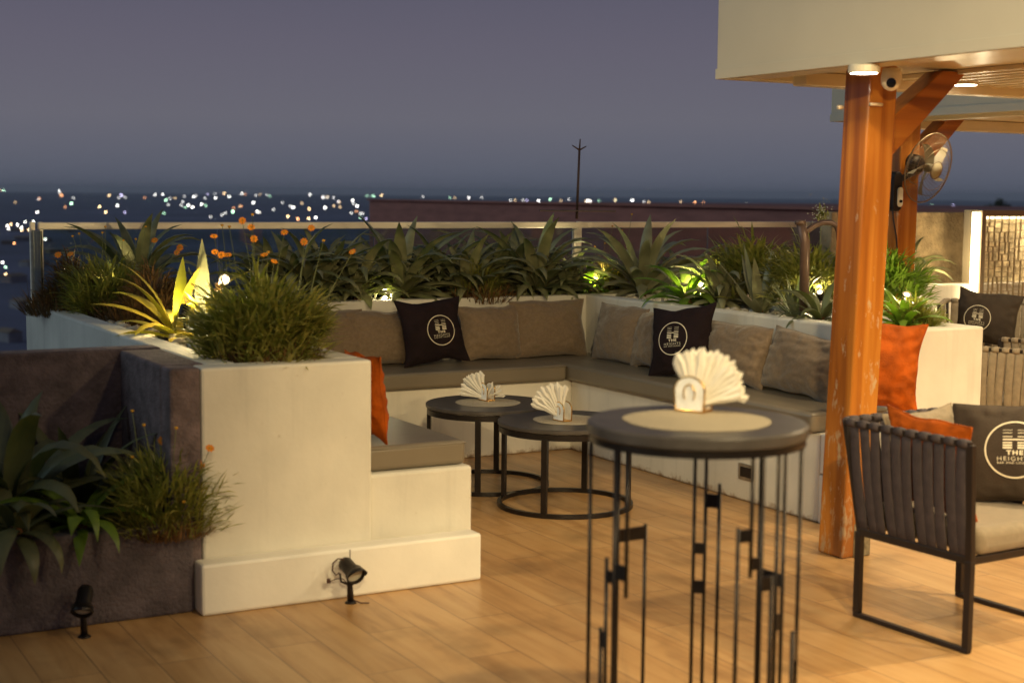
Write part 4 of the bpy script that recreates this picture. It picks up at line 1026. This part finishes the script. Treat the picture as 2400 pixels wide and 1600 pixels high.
ros = {k: rosette(*a).mesh('leaves', None, True) for k, a in {
    'agaveA': (1, 40, .50, .078, 86, 12, 105, .55), 'agaveB': (2, 36, .48, .074, 88, 16, 125, .55), 'agaveC': (3, 42, .52, .078, 86, 8, 85, .5), 'spear': (4, 14, .36, .060, 82, 30, 12),
    'aloe': (5, 40, .24, .026, 86, 12, 14), 'lily': (6, 30, .28, .056, 72, 0, 95), 'droop': (12, 20, .40, .070, 55, 5, 125), 'flax': (8, 22, .55, .092, 80, 8, 55), 'lilyB': (9, 34, .24, .048, 80, 0, 80)}.items()}
heart = stems_heart().mesh('crown_base', M['bark'], True)
def plant(kind, m, P_, s, rz, name, label, cat='plant', group=None, tilt=0):
    root = thing(name, label, cat, P_, rz, group)
    me = ros[kind].copy(); me.materials.clear(); me.materials.append(M[m])
    o = link('leaves', me, root, (0, 0, 0), (tilt, 0, 0)); o.scale = (s, s, s)
    h_ = link('crown_base', heart, root); h_.scale = (s, s, s); return root
def onplant(px, b=None, a=None, z=ZS):
    """ground point seen in column px lying on line b=const (or a=const) of the seating axes"""
    d = ray(px, 700); c0 = loc_ab(Vector((0, 0, 0))); c1 = loc_ab(Vector((d.x, d.y, 0)))
    k = (b - c0[1]) / (c1[1] - c0[1]) if b is not None else (a - c0[0]) / (c1[0] - c0[0])
    return Vector((d.x * k, d.y * k, z))
AG = 'broad leaved agaves along the glass'
ag = [(690, .95, 'agaveA', .95, 'agave in the back planter right of the tall orange daisies'),
      (835, .86, 'agaveB', .92, 'agave above the leftmost back cushion, low and spreading'),
      (938, .88, 'agaveC', 1.0, 'agave with bright lit inner leaf, above the black emblem cushion'),
      (1030, 1.0, 'agaveA', .92, 'agave reaching the rail between the lit agave and the brown tuft'),
      (1155, 1.0, 'agaveB', 1.0, 'agave right behind the brown grassy tuft'),
      (1255, .86, 'agaveC', 1.0, 'tall agave just left of the balustrade corner post'),
      (770, 1.02, 'agaveC', .85, 'agave against the glass behind the big bush'),
      (895, 1.05, 'agaveA', .8, 'small agave pressed to the glass left of the brown tuft')]
ag += [(735, .84, 'agaveA', .9, 'agave just right of the big daisy bush, low against the planter wall'),
       (985, 1.06, 'agaveB', .95, 'agave at the glass right of the brightly lit one'),
       (1090, .84, 'agaveC', .8, 'agave left of the brown grassy tuft, near the front edge'),
       (1205, 1.04, 'agaveA', .95, 'agave at the glass between the tuft and the corner post'),
       (1325, .80, 'agaveB', .72, 'small agave under the balustrade corner post'),
       (640, 1.02, 'agaveB', .95, 'agave behind the daisy stems at the glass')]
for i, (px, b_, kd, s, lb) in enumerate(ag): plant(kd, 'agave', onplant(px, b=b_) + Vector((0, 0, .04)), s * 1.12, i * 1.3, 'agave', lb, 'agave', AG)
plant('agaveC', 'agave2', onplant(1505, b=.62) + Vector((0, 0, .03)), 1.12, .4, 'agave', 'largest upright agave above the taupe corner cushions', 'agave', AG)
plant('agaveA', 'agave2', onplant(1690, a=.86) + Vector((0, 0, .03)), .85, 1.4, 'agave', 'agave right of the bright lit lily leaves', 'agave', AG)
plant('agaveB', 'agave', onplant(1595, b=1.02), .95, 2.2, 'agave', 'agave at the glass behind the largest upright agave', 'agave', AG)
plant('agaveB', 'agave', onplant(1850, b=1.0), .95, .2, 'agave', 'agave at the glass near the bent pipe', 'agave', AG)
plant('spear', 'agave2', onplant(1780, a=.84), 1.05, .9, 'agave', 'few leaved upright agave beside the small pale edged aloe', 'agave', AG)
plant('aloe', 'pale', onplant(1866, a=.74), .95, .3, 'aloe', 'small spiky aloe with pale leaf edges on the stones', 'aloe')
plant('lily', 'bright', onplant(1610, a=.72) + Vector((0, -.02, .03)), 1.3, .5, 'strap_lily', 'brightly lit green strap leaves low in the right planter', 'lily')
plant('lily', 'bright', onplant(1385, b=.90) + Vector((0, 0, .03)), 1.1, 1.5, 'strap_lily', 'glowing green leaves over the uplight at the balustrade corner', 'lily')
plant('lily', 'darkgreen', onplant(1925, a=.70), 1.05, .7, 'strap_lily', 'broad low leaves hanging at the post, over the planter edge', 'lily')
plant('agaveA', 'agave', onplant(2120, b=.95), .9, .8, 'agave', 'agave right of the farther post, before the stucco parapet', 'agave', AG)
plant('lily', 'bright', onplant(2120, a=.86), 1.0, 2.1, 'strap_lily', 'bright strap leaves spilling right of the timber post', 'lily')
plant('agaveB', 'agave', onplant(1960, b=.9), .9, 1.9, 'agave', 'agave partly hidden by the nearer timber post', 'agave', AG)
# left planter
plant('agaveC', 'agave', onplant(268, a=-2.86) + Vector((.0, .55, .12)), 1.0, .3, 'agave', 'big dark agave at the left end of the glass', 'agave', AG)
plant('flax', 'yellow', onplant(415, a=-2.88), .80, .8, 'flax_plant', 'flax plant coloured lamplit yellow with long pointed leaves beside the hot uplight', 'flax')
plant('flax', 'yellow', onplant(505, a=-2.80), .52, 2.0, 'flax_plant', 'small yellow flax lit from below right of the hot uplight', 'flax')
# dark low planter
plant('agaveB', 'darkgreen', W(-3.92, -2.20, .31), 1.35, 1.1, 'strap_leaf_plant', 'large dark strap leaf plant drooping over the charcoal planter', 'plant')
plant('agaveA', 'darkgreen', W(-4.45, -2.05, .30), 1.2, 2.4, 'strap_leaf_plant', 'dark strap leaf plant cut by the left edge of the photo', 'plant')
plant('droop', 'darkgreen', W(-3.95, -2.48, .34), 1.0, 2.3, 'strap_leaf_plant', 'dark drooping leaves over the rim of the charcoal planter', 'plant')
plant('flax', 'darkgreen', W(-3.62, -2.0, .30), .9, .1, 'strap_leaf_plant', 'thin dark strap leaves against the corner of the stucco wall', 'plant')
plant('droop', 'bright', W(-3.70, -2.46, .34), .85, .6, 'strap_lily', 'green leaf tufts hanging over the charcoal planter front', 'lily')

def bush(seed, n, rad_, ht, L, wd, flat=.0):
    r = random.Random(seed); mb = MB()
    for k in range(n):
        az = r.uniform(0, 6.283); q = math.sqrt(r.random()) * .62 * (1 + .45 * noise.noise(Vector((math.cos(az) * 1.6, math.sin(az) * 1.6, seed)))); bz = ht * (1 + .4 * noise.noise(Vector((math.cos(az) * q * 4, math.sin(az) * q * 4, seed + 5.5)))) * (r.random() ** .8) * (1 - q * .8) * .85
        bx_, by_ = math.cos(az) * q * rad_, math.sin(az) * q * rad_
        # clumped density
        if noise.noise(Vector((bx_ * 11, by_ * 11, bz * 11 + seed))) < -.16: continue
        el = R(r.uniform(15, 85)) * (1 - q * .35) ; az2 = az + r.uniform(-.9, .9)
        leaf(mb, (bx_, by_, bz), az2, el, R(r.uniform(10, 70)), L * r.uniform(.55, 1.2), wd * r.uniform(.7, 1.3), .2, 3, r.uniform(-1, 1))
    return mb
bushm = {k: bush(*a).mesh('foliage', None, True) for k, a in {'a': (1, 3600, .42, .50, .155, .0135), 'b': (2, 3200, .42, .48, .150, .0105), 'c': (3, 1500, .24, .30, .11, .0085), 'd': (4, 1900, .28, .30, .10, .012)}.items()}
def dead(seed, n, rad_, ht):
    r = random.Random(seed); mb = MB()
    for k in range(n):
        az = r.uniform(0, 6.283); q = math.sqrt(r.random()) * .8
        leaf(mb, (math.cos(az) * q * rad_, math.sin(az) * q * rad_, 0), az + r.uniform(-1, 1), R(r.uniform(30, 90)), R(r.uniform(0, 60)), ht * r.uniform(.5, 1.1), .008, .2, 3)
    return mb
deadm = dead(9, 700, .30, .15).mesh('dry_thatch', M['grass2'], True)
def flower_mesh():
    p = MB(); n = 8
    for k in range(n):
        a = 2 * math.pi * k / n; c_, s_n = math.cos(a), math.sin(a); w_ = .0052
        def pt(rr, off, z): return (c_ * rr - s_n * off, s_n * rr + c_ * off, z)
        p.add([pt(.003, 0, 0), pt(.010, -w_, .002), pt(.019, -w_ * 1.1, .0015), pt(.0225, 0, .000), pt(.019, w_ * 1.1, .0015), pt(.010, w_, .002)], [(0, 1, 2, 3, 4, 5)])
    c_ = MB(); c_.lathe([(0, .006), (.004, .005), (.0062, .002), (.006, -.001), (0, -.004)], 12)
    return p.mesh('petals', M['petal']), c_.mesh('flower_centre', M['pollen'], True)
PET, CEN = flower_mesh()
def bush_plant(kind, m, P_, s, label, flowers=(), buds=(), group='daisy bushes in the planters', name='daisy_bush', thatch=True, sz=(1, 1, 1), fs=1.0, Yoff=0.0):
    root = thing(name, label, 'bush', P_, 0, group); me = bushm[kind].copy(); me.materials.clear(); me.materials.append(M[m])
    o = link('foliage', me, root); o.scale = (s * sz[0], s * sz[1], s * sz[2])
    if thatch: o = link('dry_thatch', deadm, root); o.scale = (s, s, s)
    Pv = Vector(P_); r = random.Random(int(P_[0] * 1000) + 7)
    for i, (fx, fy) in enumerate(flowers):
        hp = atD(fx, fy, Pv.y + Yoff + r.uniform(-.10, .10)) - Pv
        b_ = Vector((hp.x * .55 + r.uniform(-.03, .03), hp.y * .3, .12))
        st_ = MB(); mid = b_.lerp(hp, .55) + Vector((r.uniform(-.02, .02), 0, .02)); st_.tube([b_, mid, hp - Vector((0, 0, .003))], [.0018, .0014, .0012], 5); obj('flower_stem', st_, 'stemg', root, smooth=True)
        fl_ = link('flower', PET, root, hp, (R(r.uniform(25, 85)), R(r.uniform(-30, 30)), 0)); fl_.scale = (fs * .8,) * 3; cn = link('flower_centre', CEN, fl_)
    for fx, fy in buds:
        hp = atD(fx, fy, Pv.y + Yoff + r.uniform(-.10, .10)) - Pv; b_ = Vector((hp.x * .7 + r.uniform(-.03, .03), hp.y * .3, .12))
        st_ = MB(); mid = b_.lerp(hp, .6) + Vector((r.uniform(-.015, .015), 0, .015)); st_.tube([b_, mid, hp], [.0018, .0014, .0012], 5); obj('flower_stem', st_, 'stemg', root, smooth=True)
        bd_ = MB(); bd_.lathe([(0, .005), (.006, .004), (.008, 0), (.004, -.006), (0, -.007)], 10); obj('flower_bud', bd_, 'pollen', root, smooth=True, loc=hp)
    return root
Z1 = lambda x, y: (x / 2.94, 400 + y / 2.94)
Pf = onplant(632, a=-2.80); 
bush_plant('a', 'grass', Pf + Vector((0, -.14, 0)), .95, 'large olive green daisy bush overflowing the front left block',
           [Z1(1670, 345), Z1(1730, 390), Z1(1750, 470), Z1(1480, 560), Z1(1525, 580), Z1(1570, 580), Z1(1820, 580), Z1(1890, 625), Z1(1960, 425), Z1(2095, 490), Z1(2145, 395), Z1(1475, 452), (826, 590)], [Z1(1530, 375), Z1(1580, 385), Z1(1740, 300), Z1(1850, 560), Z1(2230, 480)], sz=(1, 1, .95), fs=1.0, Yoff=.35)
bush_plant('b', 'grass', onplant(262, a=-2.86), .88, 'brown tinged daisy bush at the far left end of the planter',
           [Z1(400, 580), Z1(485, 575), Z1(1065, 480), Z1(1240, 530), Z1(1220, 562)], [Z1(500, 450), Z1(545, 432), Z1(725, 385), Z1(705, 425), Z1(850, 478), Z1(935, 470), Z1(1003, 385)], fs=1.2)
bush_plant('c', 'grass2', onplant(360, a=-2.75), 1.1, 'dry reddish tuft between the two daisy bushes', group='daisy bushes in the planters')
bush_plant('c', 'grass2', onplant(175, a=-3.0), 1.2, 'dry tuft trailing over the left corner of the planter')
bush_plant('c', 'grass', onplant(1118, b=.80), 1.0, 'brownish grassy tuft between agaves in the back planter', name='grass_tuft')
bush_plant('d', 'grass', onplant(1785, a=.95) + Vector((0, .3, .08)), 1.5, 'yellow green leafy bush behind the upright agave', name='leafy_bush', thatch=False)
bush_plant('d', 'grass', onplant(1905, a=.95) + Vector((0, .1, .08)), 1.4, 'bright leafy bush just left of the timber post', name='leafy_bush', thatch=False)
bush_plant('d', 'bright', onplant(2130, a=1.0) + Vector((0, .5, .12)), 1.2, 'bright leafy bush lit by a spotlight right of the posts', name='leafy_bush', thatch=False)
bush_plant('d', 'grass', onplant(2150, a=.95) + Vector((0, .02, .0)), .72, 'low leafy bush at the end of the right planter', name='leafy_bush', thatch=False)
bush_plant('c', 'yellow', onplant(1420, b=.98), .9, 'yellow lit flower tuft behind the corner uplight', [], [(1395, 577), (1418, 570), (1435, 530), (1458, 540), (1481, 502)], name='flower_tuft')
Pd = W(-3.37, -2.47, .30)
bush_plant('b', 'grass', Pd, .74, 'dark daisy bush beside the white block, low at the left', [(380, 1032), (507, 990), (492, 1050), (471, 1087)], [(310, 962), (337, 995), (413, 1002), (436, 1026), (310, 1070), (400, 1140), (430, 1175), (437, 1118)], fs=1.05, Yoff=-.05, sz=(1, 1, 1.15))
# white blossom spray near the post
wb = thing('blossom_spray', 'tall stem with a cloud of tiny white blossoms left of the post', 'flower', onplant(1905, a=.9))
Pv = Vector(wb.location); hp = atD(1925, 500, Pv.y) - Pv; b = MB(); b.tube([(0, 0, 0), tuple(hp * .6 + Vector((.01, 0, 0))), tuple(hp)], .002, 5); obj('stem', b, 'stemg', wb, smooth=True)
b = MB(); r = random.Random(2)
for k in range(90):
    v = Vector((r.gauss(0, .024), r.gauss(0, .024), r.gauss(0.01, .034))); b.tube([tuple(hp + v), tuple(hp + v + Vector((.003, 0, .003)))], [.0032, .0026], 5)
obj('blossoms', b, mat('white_blossom', (.75, .72, .55), .6), wb)
b = MB()
for k in range(60): leaf(b, tuple(hp + Vector((r.gauss(0, .015), r.gauss(0, .015), -.02 + r.gauss(0, .02)))), r.uniform(0, 6.28), R(r.uniform(20, 80)), .4, .05, .008, .2, 3)
obj('leaves', b, 'grass', wb, smooth=True)

# uplights in the planters
def uplight(P_, e, aim, label, col=(1, .84, .48), spot=75, kind='SPOT'):
    root = thing('garden_uplight', label, 'uplight', P_, 0, 'small lit uplights among the plants')
    aim = Vector(aim).normalized(); m = aim.to_track_quat('Z', 'Y').to_matrix().to_4x4(); m.translation = (0, 0, .06)
    b = MB(); b.lathe([(0, -.04), (.020, -.038), (.024, -.02), (.026, .02), (.022, .02), (.0, .012)], 20); obj('housing', b.xf(m), 'blackmetal', root)
    b = MB(); b.tube([(0, 0, -.03), (0, 0, .04)], .006, 8); obj('stake', b, 'blackmetal', root)
    b = MB(); b.lathe([(0, .0165), (.020, .0165), (.020, .015)], 20); obj('lens', b.xf(m), 'hot', root)
    l = light('lamp_light', kind, Vector((0, 0, .06)) + aim * (.03 if kind == 'SPOT' else .05), e, col, .02, root, Vector((0, 0, .06)) + aim, spot=spot, blend=.8)
    return root
P_ = onplant(470, a=-2.82); uplight(P_ + Vector((-.05, -.13, .11)), 13, (.22, .75, 1.0), 'uplight burning out a leaf in the left planter', col=(1, .74, .32), kind='POINT')
# the burnt-out spear leaf and its seed head
hl = thing('spear_leaf_plant', 'glaring white hot pointed leaf right over its uplight', 'plant', P_ + Vector((.0, .05, .04)))
b = MB(); leaf(b, (0, 0, 0), -1.4, R(92), R(5), .47, .075, .30, 9); leaf(b, (.015, .01, 0), -.9, R(94), R(-6), .36, .05, .30, 9); leaf(b, (-.02, 0, .08), 2.8, R(55), R(-80), .16, .02, .3, 6); leaf(b, (-.01, 0, .26), 2.9, R(30), R(-60), .10, .02, .3, 5); leaf(b, (.03, 0, 0), .2, R(78), R(8), .30, .05, .3, 8); leaf(b, (-.03, .02, 0), 3.3, R(76), R(20), .22, .035, .3, 8); obj('leaves', b, 'pale', hl, smooth=True)
b = MB()
for k in range(150):
    q = k / 150; a = k * 2.4; rr = .022 * math.sin(math.pi * (.12 + .8 * q)) + .004
    leaf(b, (.085 + math.cos(a) * rr, .02 + math.sin(a) * rr, .06 + .19 * q), a, R(35), R(-40), .016, .012, .3, 2)
obj('cone_head', b, mat('scaly_cone', (.22, .12, .04), .6, var=.3), hl)
uplight(onplant(540, a=-2.80) + Vector((-.02, -.05, .27)), 4, (.30, -.75, .3), 'unseen uplight added to shine into the back of the large daisy bush', kind='POINT')  # second lamp added to brighten the bush from behind
uplight(onplant(452, a=-2.76) + Vector((0, -.10, .05)), 9, (-.75, .35, .45), 'unseen uplight added to brighten the yellow flax leaves', spot=150)  # extra lamp put in to light the flax
uplight(onplant(290, a=-2.72) + Vector((0, -.22, .14)), 7, (-.5, .6, .45), 'uplight inside the brown tinged bush at the left end', spot=120)
uplight(onplant(1385, b=.93) + Vector((0, 0, .0)), 13.0, (.0, -.2, 1), 'uplight under the glowing leaves at the balustrade corner', kind='POINT')
uplight(onplant(1640, a=.80) + Vector((0, .02, .10)), 17.0, (-.5, -.35, .45), 'uplight shining through the bright strap leaves', kind='POINT')
uplight(onplant(902, b=.78) + Vector((0, 0, 0)), 4, (.05, -.3, 1), 'uplight under the lit agave leaf above the black cushion', kind='POINT')
uplight(onplant(1930, a=.88) + Vector((0, .1, .1)), 5, (-.3, -.6, 1), 'uplight hidden in the leafy bush by the post', kind='POINT')
uplight(onplant(2135, a=.98) + Vector((0, .1, .12)), 6, (.1, -.6, 1), 'uplight in the bright leafy bush right of the posts', kind='POINT')

# ================================================================== CITY
CL = {'white': (1.0, .96, .88), 'warm': (1.0, .66, .32), 'green': (.55, 1.0, .62), 'orange': (1.0, .42, .16), 'violet': (.72, .62, 1.0)}
sph = MB(); sph.lathe([(0, -1), (.7, -.7), (1, 0), (.7, .7), (0, 1)], 8)
lm = {}
for nm, c_ in CL.items():
    for lv, s in (('bright', 26), ('dim', 7)): lm[nm, lv] = sph.mesh('city_light', emis('city_%s_%s' % (nm, lv), c_, s, False), True)
rl = random.Random(11); pts = []
for x, y in ((5, 137), (25, 135), (272, 192), (410, 143), (450, 250), (835, 170), (862, 185), (686, 248), (810, 240), (998, 187), (1070, 165), (1120, 165), (1143, 203), (1205, 190), (1270, 178), (1258, 215), (1250, 238), (1335, 180),
             (1430, 163), (1412, 190), (1390, 230), (1417, 240), (1480, 160), (1484, 190), (1545, 157), (1577, 180), (1452, 318), (1530, 305), (1553, 290), (1610, 258), (1650, 245), (1665, 160), (1690, 163), (1745, 220), (1793, 165), (1840, 167), (1860, 175),
             (1772, 282), (1790, 287), (1885, 268), (1945, 218), (1983, 315), (2000, 245), (2020, 253), (2080, 224), (2128, 330), (2052, 332), (2135, 165), (2175, 322), (2228, 183), (2255, 183), (2300, 188), (2330, 212), (2300, 243), (2240, 256),
             (50, 378), (75, 370), (120, 372), (148, 392), (175, 352), (230, 354), (275, 387), (200, 408), (275, 440), (312, 472), (98, 500), (18, 632), (38, 665), (40, 712), (150, 410), (60, 400), (860, 287), (728, 287)):
    pts.append(Z1(x, y))
for x, y in ((22, 38), (53, 40), (100, 42), (134, 70), (37, 115), (103, 101), (148, 110), (240, 64), (247, 86), (274, 104), (268, 142), (230, 155), (297, 158), (313, 156), (346, 30), (392, 28), (453, 25), (757, 35), (955, 42), (990, 45), (1093, 42), (1187, 40), (1400, 60), (1435, 60),
             (1493, 60), (1520, 62), (1606, 64), (1690, 52), (1770, 65), (1830, 55), (1965, 65), (1985, 66), (2170, 62), (2295, 62)): pts.append((750 + x / 3.136, 450 + y / 3.136))
for x, y in ((70, 68), (98, 68), (170, 65), (288, 62), (415, 62), (500, 72), (535, 78), (632, 85), (655, 90), (770, 72), (790, 85), (875, 76), (935, 78), (1076, 90), (1197, 97), (1258, 85), (1303, 95), (1550, 97)): pts.append((1350 + x / 3.136, 450 + y / 3.136))
for x, y in ((2117, 484), (2146, 482), (2169, 495), (2207, 486), (2234, 482), (2260, 484), (2380, 491), (2183, 482)): pts.append((x, y))
for _ in range(22):
    x = rl.uniform(10, 860); pts.append((x, 458 + 55 * rl.random() ** 1.6))
for i, (x, y) in enumerate(pts):
    hz = 448 + x * .009
    y2 = max(y, hz + 2)
    Yd = 300.0
    while Yd < 9000:
        q_ = atD(x, y, Yd)
        if q_.z < ground_h(q_.xy.length) + 4: break
        Yd *= 1.03
    if x > 840: Yd = max(Yd, 900)
    Pq = atD(x, y, Yd); nm = rl.choices(list(CL), (11, 5, 2, 1.4, .7))[0]; lv = 'bright' if (rl.random() < (.40 if x < 1100 else .2) or (x < 120 and y > 500)) else 'dim'
    o = link('city_light', lm[nm, lv], None, Pq); rr = 1.35 * Yd / F * (1.0 if x > 60 else .85); o.scale = (rr, rr, rr)
    zx = ('left of the balustrade end' if x < 130 else 'over the dark agave at left' if x < 400 else 'behind the orange daisies' if x < 640 else 'just left of the dark roof' if x < 870 else
          'over dark roof left of mast' if x < 1350 else 'over dark roof right of mast' if x < 1960 else 'below the wall fan')
    zy = 'on the horizon' if y < hz + 14 else 'just under the horizon' if y < hz + 38 else 'well below the horizon'
    tag(o, {'white': 'white', 'warm': 'warm yellow', 'green': 'pale green', 'orange': 'orange', 'violet': 'violet'}[nm] + (' bright' if lv == 'bright' else ' faint') + ' city light ' + zy + ', ' + zx, 'city light', 'city lights down to the horizon')
# far low roofs and lit walls below the left end
hw = [mat('far_wall_pale', (.26, .24, .26), .9, var=.2, vscale=.3), mat('far_wall_tan', (.24, .17, .12), .9, var=.2, vscale=.3)]
for i, (x, y, wpx, hpx, k) in enumerate(((70, 552, 70, 16, 0), (140, 580, 60, 12, 1), (80, 608, 60, 16, 0), (30, 640, 60, 22, 0), (110, 555, 24, 14, 1), (20, 560, 50, 12, 1), (60, 700, 90, 20, 0), (20, 770, 60, 30, 0), (150, 535, 50, 10, 0), (45, 532, 46, 9, 1))):
    hz = 448 + x * .009; Yd = 31 * F / (y + hpx * .4 - hz); Pq = atD(x, y, Yd); s = Yd / F; w2, h2 = wpx * s / 2, hpx * s
    root = thing('far_house', ('pale' if k == 0 else 'brownish') + ' house roof in the dark town below, number %s from the top left' % ['one', 'two', 'three', 'four', 'five', 'six', 'seven', 'eight', 'nine', 'ten'][i], 'house', (Pq.x, Pq.y, -31), R(20 + i * 17), 'houses in the town below')
    top_ = max(3, Pq.z + 31)
    b = MB(); b.box(-w2, w2, -w2 * .6, w2 * .6, 0, top_ * .72); obj('wall', b, hw[k], root)
    b = MB(); b.add([(-w2 * 1.05, -w2 * .66, top_ * .72), (w2 * 1.05, -w2 * .66, top_ * .72), (w2 * 1.05, w2 * .66, top_ * .72), (-w2 * 1.05, w2 * .66, top_ * .72), (-w2 * .9, 0, top_), (w2 * .9, 0, top_)], [(0, 1, 5, 4), (2, 3, 4, 5), (0, 4, 3), (1, 2, 5), (3, 2, 1, 0)]); obj('roof', b, hw[1 - k], root)
# treetop silhouette on the horizon at right
r = random.Random(4); Yt = 420
for i, (x, y, sx, sy) in enumerate(((2342, 478, 9, 16), (2318, 487, 10, 7), (2362, 487, 9, 7))):
    Pq = atD(x, y, Yt); s = Yt / F; root = thing('far_tree', ['tallest dark treetop on the right horizon', 'low dark treetop left of the tallest one on the right horizon', 'low dark treetop right of the tallest one on the right horizon'][i], 'tree', (Pq.x, Pq.y, -31), 0, 'dark trees on the right horizon')
    b = MB()
    for k in range(260):
        v = Vector((r.gauss(0, sx * s * .45), r.gauss(0, sx * s * .45), Pq.z + 31 - sy * s * .2 + r.gauss(0, sy * s * .4))); leaf(b, tuple(v), r.uniform(0, 6.28), r.uniform(-1, 1), .5, .9, .7, .2, 2)
    obj('crown', b, 'darkgreen', root); b = MB(); b.tube([(0, 0, 0), (0, 0, Pq.z + 31)], [.6, .25], 8); obj('trunk', b, 'bark', root)

# evening air between the terrace and the horizon
hz_ = MB(); hz_.box(-17000, 17000, -17000, 17000, -33, 60)
hm = bpy.data.materials.new('evening_haze'); hm.use_nodes = True; hn = hm.node_tree; hn.nodes.clear()
ho = hn.nodes.new('ShaderNodeOutputMaterial'); hv = hn.nodes.new('ShaderNodeVolumePrincipled'); hv.inputs['Color'].default_value = (.80, .84, .92, 1); hv.inputs['Density'].default_value = .00010
hn.links.new(hv.outputs[0], ho.inputs['Volume'])
tag(obj('haze', hz_, hm), kind='stuff')
